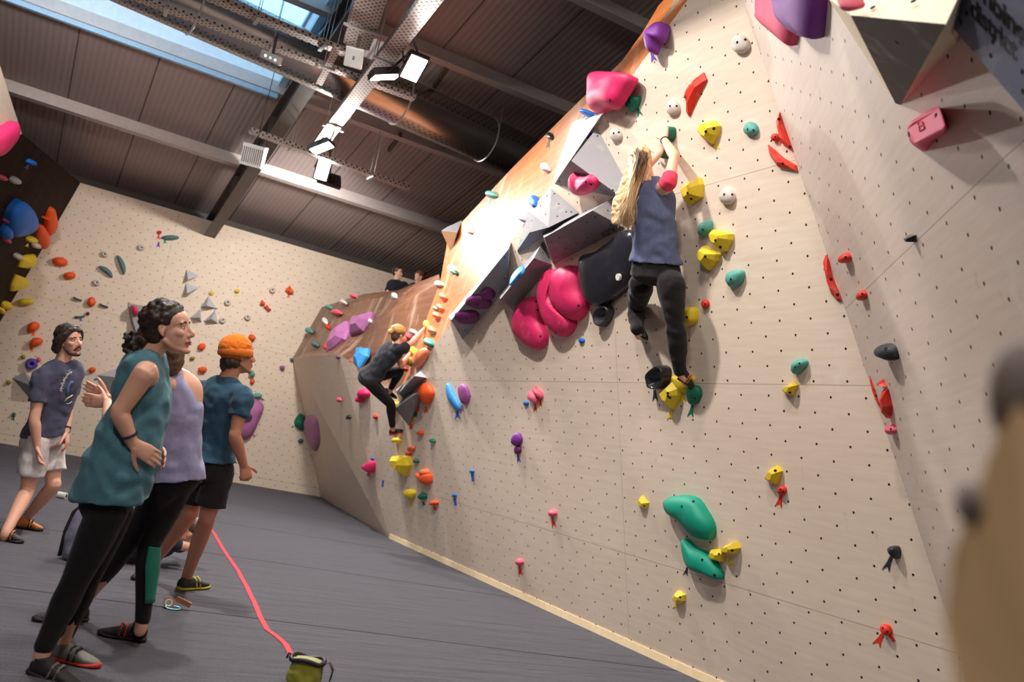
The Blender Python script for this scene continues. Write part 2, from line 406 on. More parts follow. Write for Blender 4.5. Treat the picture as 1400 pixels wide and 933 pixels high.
def floodlight(p, q, watts, w, h, arm_to, label):
    r = empty('floodlight', p); d, s, u = aim_axes(p, q); p = np.array(p, float)
    setp(r, label, 'lamp', 'floodlights on the cable trays')
    b = MB().box(p-d*.035, s, u, d, w/2+.02, h/2+.02, .03)
    for k in range(-4, 5): b.box(p-d*.075+s*k*w/9, s, u, d, .004, h/2, .02)
    b.build('lamp_housing', M_case, r)
    MB().box(p-d*.002, s, u, d, w/2, h/2, .004).build('led_panel', M_led, r)
    br = MB(); a = np.array(arm_to, float)
    for k in (-1, 1): br.bar(p-d*.03+s*k*(w/2+.03), a+s*k*.05, .03, .012)
    br.bar(a-s*.08, a+s*.08, .03, .03); br.build('bracket', M_case, r)
    area_light(p, q, watts, w*.95, h*.95, r); return r
# ------------------------------------------------------------------ roof steel, ducts, trays, lamps
ZP = np.array([0, 0, 1.])
def atz(px, py, z): return hit(px, py, (np.array([0, 0, z]), ZP))
M_purlin = plain('galvanised_purlin', (200, 188, 184), .45, .25)
RL = (np.array([0, 18.6, 4.82]), ROOFPL[1])
for i, (px, py, lab) in enumerate([(300, 218, 'pale steel roof purlin nearest above the back climbing wall'), (500, 172, 'roof purlin running just behind the silver air duct'),
                        (660, 108, 'roof purlin above the silver air duct, passing behind the hanging floodlight'), (834, 22, 'roof purlin at the upper right, ending above the purple hold')]):
    y = hit(px, py, RL)[1]; z = roofz(y)
    b = MB(); b.box((1.5, y, z-.11), (1, 0, 0), (0, 1, 0), (0, 0, 1), 9.4, .012, .1)
    b.box((1.5, y-.05, z-.205), (1, 0, 0), (0, 1, -.19), (0, 0, 1), 9.4, .06, .008); b.box((1.5, y+.05, z-.02), (1, 0, 0), (0, 1, -.19), (0, 0, 1), 9.4, .06, .008)
    setp(b.build('roof_purlin', M_purlin), lab, 'beam', 'roof purlins')
# rafter (I section along the slope)
sl = _n((0, 1, -.196)); nr = ROOFPL[1]
def rafter(x, y0, y1, lab, drop=.24, hh=.42, w=.2):
    b = MB(); a = np.array([x, y0, roofz(y0)-drop-.22]); c = np.array([x, y1, roofz(y1)-drop-.22])
    mid = (a+c)/2; L = np.linalg.norm(c-a)/2; X = np.array([1., 0, 0]); u = -nr
    b.box(mid, sl, X, u, L, .008, hh/2); b.box(mid-u*hh/2, sl, X, u, L, w/2, .012); b.box(mid+u*hh/2, sl, X, u, L, w/2, .012)
    for k in range(int(2*L/2.4)): 
        q = a+sl*(1.0+k*2.4); b.box(q, sl, X, u, .008, w/2, hh/2)
    setp(b.build('roof_rafter', M_steel), lab, 'beam', 'roof rafters')
rx_ = [hit(q[0], q[1], (np.array([0, 18.6, 4.4]), ROOFPL[1]))[0] for q in ((322, 300), (400, 130), (462, 20))]
rafter(sum(rx_)/3, 3.2, 18.6, 'dark steel rafter running down the roof beside the skylight')
rafter(sum(rx_)/3+5.9, 3.2, 18.6, 'dark steel rafter hidden mostly behind the climbing boulder')
# rails coloured with the sky's cast along the low edge of the skylight
def tinted_bar(name, pts, w, h, parent, mat): 
    b = MB()
    for a, c in zip(pts[:-1], pts[1:]): b.bar(a, c, w, h)
    return b.build(name, mat, parent)
sf = empty('skylight_guard_frame', (SKX[1], SKY[1]+.05, roofz(SKY[1]))); setp(sf, 'pale steel guard frame along the lower edge of the skylight', 'frame')
y1 = SKY[1]+.04; z1 = roofz(y1)-.06
tinted_bar('rail', [(SKX[0], y1, z1), (SKX[1], y1, z1)], .16, .1, sf, M_alu)
tinted_bar('rail', [(SKX[0], y1-.28, z1-.14), (SKX[1], y1-.28, z1-.14)], .07, .07, sf, M_alu)
for k in range(5):
    x = SKX[1]-.03-k*1.28; tinted_bar('post', [(x, y1, z1-.04), (x, y1-.28, z1-.14)], .09, .05, sf, M_alu)
bd = empty('skylight_brace', (SKX[1]+.1, 11.6, roofz(11.6)-.3)); setp(bd, 'pale diagonal bracing beside the bright skylight', 'brace')
tinted_bar('upright', [(SKX[1]+.03, 13.2, roofz(13.2)-.02), (SKX[1]+.03, 10.2, roofz(10.2)-.02)], .1, .09, bd, M_alu)
tinted_bar('diagonal', [(SKX[1]+.05, 12.0, roofz(12)-.12), (SKX[1]+.22, 10.6, roofz(10.6)-.12)], .07, .05, bd, M_alu)
tinted_bar('diagonal', [(SKX[1]+.2, 12.0, roofz(12)-.12), (SKX[1]+.06, 10.6, roofz(10.6)-.12)], .07, .05, bd, M_alu)
# spiral air duct
def duct_mat():
    t = NT('spiral_duct_steel'); uv = t.uv(); s = t.n('ShaderNodeSeparateXYZ'); t.put(s.inputs[0], uv)
    sp = lines(t, t.math('ADD', s.outputs[0], t.math('MULTIPLY', s.outputs[1], .12)), .14, 0, .012)
    dots = grid_dots(t, uv, .09, .05, .009)
    band = t.math('GREATER_THAN', t.math('SINE', t.math('MULTIPLY', s.outputs[1], 2*PI*3)), .1)
    dots = t.math('MULTIPLY', dots, band)
    t.bump(sp, .4, .006); c = t.mix(dots, srgb(176, 172, 170), srgb(40, 38, 38)); return t.set(c, .27, .92)
da, db = atz(120, -57, 5.85), atz(760, 235, 5.85); dd = _n(db-da); da = da-dd*3; db = db+dd*4
mid = atz(540, 135, 5.85); rad = 33*depth(mid)/FPX*1.0
du = empty('air_duct', da); setp(du, 'long round silver spiral air duct below the roof', 'duct')
n = 40; L = np.linalg.norm(db-da); sx = _n(np.cross(dd, ZP)); uz = np.cross(sx, dd); vs = []; uv = []; fs = []
for j in range(2):
    for i in range(n+1):
        q = 2*PI*i/n; vs.append(da+dd*L*j+(sx*math.cos(q)+uz*math.sin(q))*rad); uv.append((L*j, i/n))
fs = [[i, i+1, n+2+i, n+1+i] for i in range(n)]
duct = mesh_obj('duct_shell', vs, fs, duct_mat(), None, True, uv); fix_normals(duct); adopt(duct, du)
M_strap = plain('duct_strap', (198, 196, 194), .35, .7)
for px, py in ((547, 138), (663, 191), (268, 10)):
    c = atz(px, py, 5.85); k = (c-da)@dd; c = da+dd*k
    ring = [c+(sx*math.cos(q)+uz*math.sin(q))*(rad+.006) for q in np.linspace(0, 2*PI, 33)]
    b = MB(); b.tube(ring, .012, 6)
    for s_ in (-1, 1): b.bar(c+sx*s_*rad, c+sx*s_*rad*.9+ZP*(roofz(c[1])-5.85), .012, .012, (1, 0, 0))
    b.build('strap', M_strap, du)
# perforated cable trays
def tray_mat(name, rgb):
    t = NT(name); uv = t.uv(); c = t.mix(grid_dots(t, uv, .085, .07, .014), srgb(*rgb), srgb(52, 44, 42)); return t.set(c, .42, .55)
M_tray = tray_mat('perforated_tray', (196, 184, 176))
def tray(a, b, w, h, lab, hang=True, rods=3):
    a, b = np.array(a), np.array(b); d = _n(b-a); s = _n(np.cross(d, ZP)); u = np.cross(s, d); L = np.linalg.norm(b-a)
    r = empty('cable_tray', a); setp(r, lab, 'cable tray', 'perforated cable trays')
    prof = [(-w/2, h), (-w/2, 0), (w/2, 0), (w/2, h)]; th = .004; vs = []; uv = []; fs = []
    inner = [(-w/2+th, h), (-w/2+th, th), (w/2-th, th), (w/2-th, h)]
    for j in (0, 1):
        for k, (x, z) in enumerate(prof+inner[::-1]):
            vs.append(a+d*L*j+s*x+u*z); uv.append((L*j, [0, h, h+w, 2*h+w, 2*h+w, h+w, h, 0][k]))
    fs = [[k, (k+1) % 8, 8+(k+1) % 8, 8+k] for k in range(8)]+[list(range(8))[::-1], list(range(8, 16))]
    o = mesh_obj('tray_channel', vs, fs, M_tray, None, False, uv); fix_normals(o); adopt(o, r)
    for k in range(rods):
        p = a+d*L*(k+.5)/rods
        for q in (-1, 1):
            b2 = MB(); t0 = p+s*q*(w/2+.01); b2.bar(t0-u*.02, np.array([t0[0], t0[1], roofz(t0[1])]), .008, .008, (1, 0, 0)); b2.build('hanger_rod', M_strap, r)
        MB().bar(p-s*(w/2+.05)-u*.02, p+s*(w/2+.05)-u*.02, .04, .02).build('hanger_bar', M_strap, r)
    return r
TZ = 5.35
ta, tb_ = atz(590, 0, TZ), atz(432, 205, TZ); td = _n(tb_-ta)
tray(ta-td*5.2, tb_+td*.1, .19, .07, 'long perforated cable tray carrying the bright floodlights', rods=4)
tray(atz(526, -60, 5.55), atz(487, 64, 5.55), .3, .07, 'wide perforated tray ending above the white access point', rods=2)
tray(atz(150, -14, 5.47), atz(566, 137, 5.47), .13, .05, 'thin cable tray carrying the emergency light, nearest the silver duct', rods=3)
tray(atz(205, -34, 5.6), atz(484, 80, 5.6), .15, .06, 'cable tray crossing in front of the bright skylight', rods=3)
tray(atz(341, 181, 5.05), atz(558, 260, 5.05), .14, .06, 'short low cable tray below the two far floodlights', rods=2)
tray(atz(462, 64, 5.4), atz(436, 116, 5.4), .08, .04, 'short cross piece joining the two parallel trays', rods=1)
# floodlights
FL = [((566, 94), (555, 40), 9.0, (2.7, 4.6, -1.0), 'brightest floodlight, its lit face turned towards the room'),
      ((527, 106), (560, 72), 9.4, (4.3, 9.5, 1.2), 'floodlight seen edge-on in the middle of the tray'),
      ((440, 203), (455, 178), 12.5, (4.2, 11, 1.2), 'far floodlight seen edge-on at the end of the long tray'),
      ((441, 233), (447, 205), 12.7, (2.0, 6.0, 1.0), 'small far floodlight hanging lowest, below the tray end')]
for (px, ar, dpt, q, lab) in FL:
    dpt = depth(atz(*px, 5.2 if dpt < 12 else 5.1)); p = P(*px, dpt); floodlight(p, q, FLOOD_W*(1.7 if dpt > 12 else .9), .18, .29, P(*ar, dpt), lab)
for p, q, w_t in OUT_FLOODS:
    a_ = np.array(p)+np.array([0, 0, .12]); o = floodlight(p, q, w_t, .34, .22, a_, 'unseen floodlight outside the picture, placed to light the walls and room')
    MB().bar(a_, (a_[0], a_[1], roofz(a_[1])), .02, .02, (1, 0, 0)).build('drop_rod', M_strap, o)
# white access point, emergency light, finned driver box
M_white = plain('white_plastic', (226, 224, 218), .45)
def face_axes(p, tilt=(0, 0, 0)):
    d = _n(CAM-np.array(p)+np.array(tilt)); s = _n(np.cross(ZP, d)); return s, np.cross(d, s), d
p = P(484, 79, 9.3); r = empty('access_point', p); setp(r, 'square white access point box hanging from the wide tray', 'access point')
s, u, d = (0.88, -.44, .05), (.3, .62, -.45), (0, 0, 0); s = _n(RW[:, 0]*.93+RW[:, 1]*.25); u = _n(np.cross(_n(CAM-p+np.array([0, 0, -2.])), s)); d = np.cross(s, u)
b = MB().box(p, s, u, d, .095, .1, .02); o = b.build('housing', M_white, r)
bv = o.modifiers.new('b', 'BEVEL'); bv.width = .012; bv.segments = 3
lg = MB(); lg.bar(p+d*.022+s*.012+u*.012, p+d*.022-s*.012+u*.012, .006, .002, d); lg.bar(p+d*.022+s*.012+u*.012, p+d*.022-s*.012-u*.012, .006, .002, d); lg.bar(p+d*.022+s*.012-u*.012, p+d*.022-s*.012-u*.012, .006, .002, d)
lg.build('logo_mark', plain('logo_grey', (60, 60, 64)), r)
MB().bar(p-d*.02, P(492, 50, 9.4), .03, .03).build('bracket', M_case, r)
p = P(371, 79, 10.2); r = empty('emergency_light', p); setp(r, 'small white emergency light with lit dots under a cable tray', 'emergency light')
s = _n(RW[:, 0]*.92+RW[:, 1]*.42); u = _n(np.cross(_n(CAM-p+np.array([0, 0, -2.])), s)); d = np.cross(s, u)
o = MB().box(p, s, u, d, .125, .045, .03).build('housing', M_white, r); bv = o.modifiers.new('b', 'BEVEL'); bv.width = .012
for k in (-1, 0, 1): MB().ball(p+s*k*.06+d*.028, s, u, d, .013, .013, .008).build('led_dot', emit('green_led', (.3, 1, .5), 3) if k == 0 else emit('cool_led', (.6, .8, 1), 6), r)
MB().bar(p-d*.02, np.array([p[0], p[1], 5.47]), .03, .03, (1, 0, 0)).build('bracket', M_case, r)
p = P(347, 212, 12.3); r = empty('mounted_driver_box', p); setp(r, 'white finned driver box hanging below the low cable tray', 'driver box')
s = _n(RW[:, 0]*.96+RW[:, 1]*.26); u = _n(np.cross(_n(CAM-p), s)); d = np.cross(s, u)
b = MB()
for k in range(11): b.box(p+s*(k-5)*.028-u*.02, s, u, d, .006, .11, .06)
b.build('fins', M_white, r)
MB().box(p+u*.11, s, u, d, .15, .025, .07).build('cap', M_white, r); MB().box(p-u*.14, s, u, d, .15, .018, .07).build('base', M_white, r)
b = MB(); b.bar(p+u*.12-s*.12, atz(346, 187, 5.05), .012, .012, d); b.bar(p+u*.12+s*.12, atz(362, 192, 5.05), .012, .012, d); b.bar(p+u*.1, (p[0], p[1], roofz(p[1])+.03), .01, .01, (1, 0, 0)); b.build('hanger', M_case, r)
# small dark brackets seen between the purlins
for a, c, lab in (((613, 90), (594, 118), 'dark steel strut above the silver duct, right of the brightest floodlight'), ((548, 184), (532, 205), 'dark steel strut below the silver duct')):
    A_, B_ = hit(*a, RL), hit(*c, RL); setp(MB().bar(A_, B_, .05, .08, nr).build('roof_strut', M_steel), lab, 'strut')
# ------------------------------------------------------------------ volumes screwed to the walls
def vol_mat(name, rgb):
    t = NT(name); p = t.obj(); c = srgb(*rgb)
    f = t.noise(p, 500., 2); b = t.noise(p, 5., 5, .65); col = t.mix(t.ramp(f, .3, .7), tuple(x*.9 for x in c[:3])+(1,), c)
    col = t.mix(t.math('MULTIPLY', t.ramp(b, .55, .8), .3), col, srgb(226, 220, 216))
    t.bump(f, .2, .002); return t.set(col, .75, 0, .3)
M_vgrey = vol_mat('textured_grey_paint', (150, 147, 150)); M_vlight = vol_mat('textured_light_grey_paint', (196, 196, 200))
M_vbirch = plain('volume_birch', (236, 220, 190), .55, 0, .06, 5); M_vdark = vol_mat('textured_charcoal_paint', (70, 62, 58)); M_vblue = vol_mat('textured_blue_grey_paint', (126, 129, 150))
M_vwhite = vol_mat('textured_white_paint', (222, 222, 224))
def vpt(q, pl):
    x, y = q[:2]; h = q[2] if len(q) > 2 else 0.
    return hit(x, y, (pl[0]+pl[1]*(h if h > 0 else -.006), pl[1]))
M_hole = plain('bolt_hole_dark', (30, 27, 26), .9)
def volume(label, pl, verts, faces, mat, holes=(), group=None, mats=None):
    vs = [vpt(q, pl) for q in verts]; c = sum(vs)/len(vs); n = pl[1]; bp = c-n*((c-pl[0])@n)
    r = empty('climbing_volume', bp); setp(r, label, 'climbing volume', group)
    def outward(f):
        q = [vs[i] for i in f]; nn = np.cross(q[1]-q[0], q[2]-q[0]); ins = c-n*.05
        return f if (sum(q)/len(q)-ins)@nn > 0 else f[::-1]
    fs = [outward(list(f)) for f in faces]
    rest = [f for i, f in enumerate(fs) if not mats or i not in mats]
    o = mesh_obj('body', vs, rest, mat); adopt(o, r)
    if mats:
        for i, (nm, mm) in mats.items():
            adopt(mesh_obj(nm, [vs[k] for k in fs[i]], [list(range(len(fs[i])))], mm), r)
    bv = BVHTree.FromPolygons([V(v) for v in vs], fs)
    for (x, y) in holes:
        d = ray(x, y); hp, hn, _, _ = bv.ray_cast(V(CAM), V(d).normalized())
        if hp is None: continue
        disc(np.array(hp), np.array(hn), .009, 'bolt_hole', M_hole, r)
    return r
def disc(p, n, rad, name, mat, parent, k=10, t=.0015):
    n = _n(n); n = n if (CAM-p)@n > 0 else -n
    a = _n(np.cross(n, (.3, .2, .9))); b = np.cross(n, a)
    vs = [p+n*t+a*rad*math.cos(2*PI*i/k)+b*rad*math.sin(2*PI*i/k) for i in range(k)]+[p-n*.002+a*rad*math.cos(2*PI*i/k)+b*rad*math.sin(2*PI*i/k) for i in range(k)]
    o = mesh_obj(name, vs, [list(range(k))]+[[i, i+k, (i+1) % k+k, (i+1) % k] for i in range(k)], mat)
    if parent: adopt(o, parent)
    return o
volume('grey wedge volume carrying three purple holds, lowest along the arete', MAIN,
       [(617, 438, .24), (695, 341, .24), (694, 393), (633, 465), (613, 434), (699, 331)], [(0, 1, 2, 3), (0, 4, 5, 1), (0, 3, 4), (1, 5, 2)], M_vgrey, [(690, 352), (690, 381), (636, 452), (676, 398)])
volume('long narrow grey box volume with a blue stripe of paint, above the three pink blobs', MAIN,
       [(684, 409, .26), (730, 353, .26), (755, 362), (703, 426), (682, 404), (742, 330)], [(0, 1, 2, 3), (0, 4, 5, 1), (0, 3, 4), (1, 5, 2)], M_vgrey, [(732, 355), (736, 364), (722, 372), (709, 380), (724, 392), (708, 402), (742, 346)])
volume('grey pyramid volume with a dark left face, left of the climber in the blue top', MAIN,
       [(722, 288, .06), (754, 257), (791, 291, .02), (707, 343, .03), (724, 318, .12), (750, 311, .3), (790, 296), (709, 347)],
       [(0, 1, 5), (1, 2, 5), (0, 5, 4), (4, 5, 2, 3), (0, 4, 3), (3, 2, 6, 7)], M_vgrey, [(739, 282), (746, 293), (758, 265), (764, 279), (774, 290), (762, 296), (781, 290), (748, 268), (727, 302), (712, 329)])
volume('large grey box volume with dark lettering, just above the black dish hold', MAIN,
       [(744, 325, .34), (810, 288, .34), (855, 312), (757, 362), (741, 320), (838, 270)], [(0, 1, 2, 3), (0, 4, 5, 1), (0, 3, 4), (1, 5, 2)], M_vgrey,
       [(814, 297), (802, 304), (789, 311), (777, 318), (765, 325), (754, 331), (803, 325), (788, 333), (774, 340), (761, 352), (800, 332), (835, 308), (844, 310), (831, 288), (843, 293)])
volume('big grey pyramid volume with a pink hold on its underside, left of the blonde hair', MAIN,
       [(817, 174), (781, 220, .3), (842, 264, .12), (853, 240), (758, 252), (839, 270)], [(0, 1, 2, 3), (1, 4, 5, 2), (0, 4, 1), (3, 2, 5)], M_vgrey, [(817, 186), (831, 222), (838, 260), (765, 248)])
volume('flat white volume on the orange slab beside the arete, under the big pink hold', OR,
       [(781, 167), (830, 150), (757, 252), (752, 259), (793, 185, .05), (822, 157, .05)], [(0, 5, 4), (0, 1, 5), (4, 5, 1, 2), (0, 4, 2, 3)], M_vwhite)
volume('small grey and white volume beside the knee of the crouching climber', MAIN,
       [(545, 538, .2), (567, 514, .2), (584, 517), (554, 548), (541, 533), (577, 505)], [(0, 1, 2, 3), (1, 5, 2), (0, 4, 5, 1), (0, 3, 4)], M_vgrey, mats={1: ('top_face', M_vwhite)})
volume('small dark grey kite-shaped volume beside the orange drop hold', MAIN,
       [(540, 559, .18), (571, 537, .18), (560, 584), (575, 547), (553, 541)], [(0, 1, 2), (1, 3, 2), (0, 4, 1), (0, 2, 4), (1, 4, 3)], M_vgrey)
_dv = depth(hit(622, 325, OR))
vs = [P(603, 316, _dv-.25), P(625, 318, _dv-.35), P(617, 346, _dv), P(632, 301, _dv), P(611, 311, _dv-.05)]
r = empty('climbing_volume', P(622, 330, _dv)); setp(r, 'small birch triangle volume sticking out at the top edge of the orange slab', 'climbing volume')
adopt(fix_normals(mesh_obj('body', vs, [(0, 1, 2), (1, 3, 2), (0, 2, 4), (4, 2, 3)], M_vbirch)), r); adopt(mesh_obj('top_face', vs, [(0, 4, 3, 1)], M_vgrey), r)
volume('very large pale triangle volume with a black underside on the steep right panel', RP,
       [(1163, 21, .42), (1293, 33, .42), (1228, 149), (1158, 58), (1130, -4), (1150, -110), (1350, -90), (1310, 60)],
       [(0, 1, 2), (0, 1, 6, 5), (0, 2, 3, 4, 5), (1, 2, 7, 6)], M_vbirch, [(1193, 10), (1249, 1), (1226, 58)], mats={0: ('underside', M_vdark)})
# blue-grey sign volume
def offs(q, h, pl): return hit(q[0], q[1], (pl[0]+pl[1]*h, pl[1]))
SGH = .22; sg = empty('sign_board', rp(1390, 30)); setp(sg, 'blue-grey board with dark lettering at the top right corner', 'sign')
fr = [offs(q, SGH, RP) for q in ((1295, -90), (1294, 28), (1350, 93), (1520, 292), (1520, -90))]; bk = [q-RP[1]*(SGH+.004) for q in fr]; m = len(fr)
adopt(fix_normals(mesh_obj('board_edge', fr+bk, [[i, i+m, (i+1) % m+m, (i+1) % m] for i in range(m)], plain('raw_ply_edge', (150, 98, 58), .6))), sg)
adopt(mesh_obj('board_face', [q+RP[1]*.0006 for q in fr], [list(range(m))], M_vblue), sg)
def text_mesh(txt, name, mat, parent, O, X, Y, H, bold=.0, spacing=1.0, thick=.002):
    """letters laid in the plane through O: X = end of the word's baseline, Y = one line up"""
    cu = bpy.data.curves.new('letters', 'FONT'); cu.body = txt; cu.offset = bold; cu.space_character = spacing; cu.resolution_u = 6
    ob = bpy.data.objects.new('letters', cu); link(ob); bpy.context.view_layer.update()
    me = bpy.data.meshes.new_from_object(ob.evaluated_get(bpy.context.evaluated_depsgraph_get())); bpy.data.objects.remove(ob)
    xs = [v.co.x for v in me.vertices]; w = max(xs)-min(xs); x0 = min(xs)
    O, X, Y = map(np.array, (O, X, Y)); nn = _n(np.cross(X-O, Y-O)); nn = nn if (CAM-O)@nn > 0 else -nn
    for v in me.vertices:
        p = O+(X-O)*((v.co.x-x0)/w)+(Y-O)*(v.co.y/H)+nn*thick; v.co = V(p)
    o = bpy.data.objects.new(name, me); link(o); me.materials.clear(); me.materials.append(mat); me.update()
    if parent: adopt(o, parent)
    return o
SGP = (RP[0]+RP[1]*SGH, RP[1]); sp = lambda x, y: hit(x, y, SGP)
M_ink = plain('dark_lettering', (34, 31, 32), .7)
text_mesh('district', 'lettering', M_ink, sg, sp(1328, 20), sp(1391, 84), sp(1328, -8), .74, .028, .92)
text_mesh('climbing', 'lettering', M_ink, sg, sp(1316, -27), sp(1404, 63), sp(1316, -55), .74, .028, .92)
for q in ((1322, 18), (1314, 30), (1358, 57), (1355, 76), (1398, 98), (1399, 125)): disc(sp(*q), RP[1], .008, 'bolt_hole', M_hole, sg)
lm = (hit(810, 330, MAIN)+MAIN[1]*.0, )
# lettering on the big grey box (on its front face)
_a, _b, _c = vpt((744, 325, .34), MAIN), vpt((855, 312), MAIN), vpt((757, 362), MAIN); FB = pl3(_a, _b, _c)
bx = [o for o in bpy.data.objects if o.get('label', '').startswith('large grey box volume')][0]
text_mesh('KOZYK', 'lettering', M_ink, bx, hit(824, 324, FB), hit(842, 316, FB), hit(822.5, 317, FB), .7, .01, 1.)
# volumes on the back wall
def bvol(label, verts, faces, mat=None, group=None): return volume(label, BACK, verts, faces, mat or M_vlight, (), group)
bvol('upper of two stacked pale grey quarter-pyramid volumes on the back wall', [(255, 368), (273, 377), (254, 386), (257, 383, .2)], [(0, 1, 3), (1, 2, 3), (0, 3, 2)])
bvol('lower of two stacked pale grey quarter-pyramid volumes on the back wall', [(254, 387), (273, 393), (256, 406), (256, 401, .2)], [(0, 1, 3), (1, 2, 3), (0, 3, 2)])
bvol('top one of three small pale pyramid volumes set in a triangle', [(285, 404), (296, 422), (274, 420), (283, 418, .22)], [(0, 1, 3), (1, 2, 3), (2, 0, 3)])
bvol('lower left one of three small pale pyramid volumes set in a triangle', [(274, 422), (276, 441), (259, 435), (272, 434, .22)], [(0, 1, 3), (1, 2, 3), (2, 0, 3)])
bvol('lower right one of three small pale pyramid volumes set in a triangle', [(294, 424), (299, 443), (278, 440), (289, 436, .22)], [(0, 1, 3), (1, 2, 3), (2, 0, 3)])
bvol('grey volume with a pink hold, behind the dark-haired woman', [(174, 413), (215, 422), (190, 470), (178, 440), (187, 456, .25)], [(0, 1, 4), (1, 2, 4), (2, 3, 4), (3, 0, 4)], M_vgrey)
bvol('grey volume half hidden behind the shoulder of the bearded man', [(16, 517), (33, 509), (62, 532), (46, 552), (44, 528, .3)], [(0, 1, 4), (1, 2, 4), (2, 3, 4), (3, 0, 4)], M_vgrey)
bvol('pale grey volume behind the clapping hands', [(132, 513), (170, 500), (185, 530), (150, 548), (157, 516, .3)], [(0, 1, 4), (1, 2, 4), (2, 3, 4), (3, 0, 4)])
# ------------------------------------------------------------------ climbing holds and tape
RGB = dict(yellow=(236, 204, 44), olive=(160, 140, 30), green=(0, 150, 122), dkgreen=(16, 112, 86), teal=(94, 170, 158), dteal=(84, 124, 124), red=(226, 52, 34), pink=(228, 44, 104), rose=(236, 96, 120),
           orange=(244, 92, 32), peach=(250, 142, 96), blue=(20, 112, 206), sky=(60, 150, 220), purple=(126, 50, 150), violet=(92, 60, 160), mauve=(178, 108, 162), lilac=(160, 84, 150), black=(44, 44, 50), stone=(214, 202, 192), white=(232, 230, 228),
           plum=(110, 36, 96), grey=(120, 124, 132))
def px(s): return [tuple(float(c) for c in q.split(',')) for q in s.split()]
def unit(kind):
    n = 20; th = [2*PI*i/n for i in range(n)]
    if kind == 'oval': return [(math.cos(a), math.sin(a)) for a in th]
    if kind == 'egg': return [(math.cos(a)*(1+.16*math.sin(a)), math.sin(a)) for a in th]
    if kind == 'drop': return [(math.cos(a)*(1-.45*max(0, math.cos(a)))**.2*(1 if math.cos(a) < 0 else 1.0), math.sin(a)*(1-.55*(math.cos(a)*.5+.5))) for a in th]
    if kind == 'bean': return [(math.cos(a), .62*math.sin(a)+.38*math.cos(a)**2-.2) for a in th]
    if kind == 'leaf': return [(math.cos(a), math.sin(a)*(.35+.65*abs(math.sin(a)))) for a in th]
    if kind == 'blob': return [(math.cos(a)*(1+.13*math.sin(2*a+.6)), math.sin(a)*(1+.12*math.cos(3*a))) for a in th]
    if kind == 'tri': return [(-1, .7), (-.25, -.95), (.95, -.55), (.8, .35), (.1, 1)]
    if kind == 'chunk': return [(-1, .2), (-.7, -.75), (.1, -1), (.9, -.6), (1, .35), (.3, 1), (-.6, .9)]
    if kind == 'bone': return [(math.cos(a)*1, math.sin(a)*(.6+.4*math.cos(2*a))) for a in th]
def shp(kind, cx, cy, w, h, rot=0):
    c, s = math.cos(math.radians(rot)), math.sin(math.radians(rot))
    return [(cx+(x*w*c-y*h*s), cy+(x*w*s+y*h*c)) for x, y in unit(kind)]
def smooth_loop(pts, k):
    pts = [np.array(p, float) for p in pts]; n = len(pts); out = []
    for i in range(n):
        p0, p1, p2, p3 = pts[i-1], pts[i], pts[(i+1) % n], pts[(i+2) % n]
        for j in range(k):
            t = j/k; out.append(.5*((2*p1)+(-p0+p2)*t+(2*p0-5*p1+4*p2-p3)*t*t+(-p0+3*p1-3*p2+p3)*t**3))
    return out
def hold(col, label, pl, out, h=.06, style='dome', bolts=(), a=2.2, b=1.7, off=(0, 0), chalk=.3, group=None, mat=None, rough=.55, name='climbing_hold', cat='climbing hold', cut=None):
    if isinstance(out, str): out = px(out)
    poly = smooth_loop(out, 2 if len(out) >= 12 else 4) if style != 'facet' else [np.array(q) for q in out]
    t, u, n = frame(pl); lift = h*(.35 if style != 'dish' else .3); plr = (pl[0]+n*lift, n)      # the widest outline stands a little off the wall
    w = [hit(q[0], q[1], plr)-n*lift for q in poly]; c = sum(w)/len(w)
    if off != (0, 0): oc = hit(sum(q[0] for q in poly)/len(poly)+off[0], sum(q[1] for q in poly)/len(poly)+off[1], plr)-n*lift-c
    else: oc = np.zeros(3)
    ss = [1, 1, .965, .88, .74, .55, .3, 0] if style != 'facet' else [1, 1, .9, .42, 0]
    hs = [-.004]+[lift+(h-lift)*((1-s**a)**(1/b) if s < 1 else 0.) for s in ss[1:]] if style != 'facet' else [-.004, h*.25, h*.5, h, h]
    if style == 'dish':
        ss = [1, 1, .97, .9, .8, .6, .3, 0]; hs = [-.004, lift, h*.8, h, h*.93, h*.62, h*.42, h*.36]
    vs = []; m = len(w); fs = []
    for s, z in zip(ss[:-1], hs[:-1]):
        for q in w: vs.append(c+(q-c)*s+oc*(1-s)+n*z)
    vs.append(c+oc+n*hs[-1]); k = len(ss)-2
    for i in range(k):
        for j in range(m): fs.append([i*m+j, i*m+(j+1) % m, (i+1)*m+(j+1) % m, (i+1)*m+j])
    for j in range(m): fs.append([k*m+j, k*m+(j+1) % m, len(vs)-1])
    if style != 'facet':           # slight lumpiness of cast resin
        sc = 1/max(.05, np.linalg.norm(w[0]-c))
        vs = [v+n*noise.noise(V(v*sc*1.3))*h*.12 if i >= m else v for i, v in enumerate(vs)]
    o = mesh_obj(name, vs, fs, mat or hold_mat(col+('' if chalk == .3 else '_%d' % (chalk*100)), RGB[col], rough, chalk), None, style != 'facet'); fix_normals(o)
    setp(o, label, cat, group)
    if bolts:
        bv = BVHTree.FromPolygons([V(v) for v in vs], fs)
        size = np.linalg.norm(w[0]-c)
        for (x, y) in bolts:
            hp, hn, _, _ = bv.ray_cast(V(CAM), V(ray(x, y)).normalized())
            if hp is not None:
                d = disc(np.array(hp), np.array(hn), min(.011, max(.006, size*.12)), 'bolt_hole', M_hole, None); d.parent = o
    return o
M_tape = {}
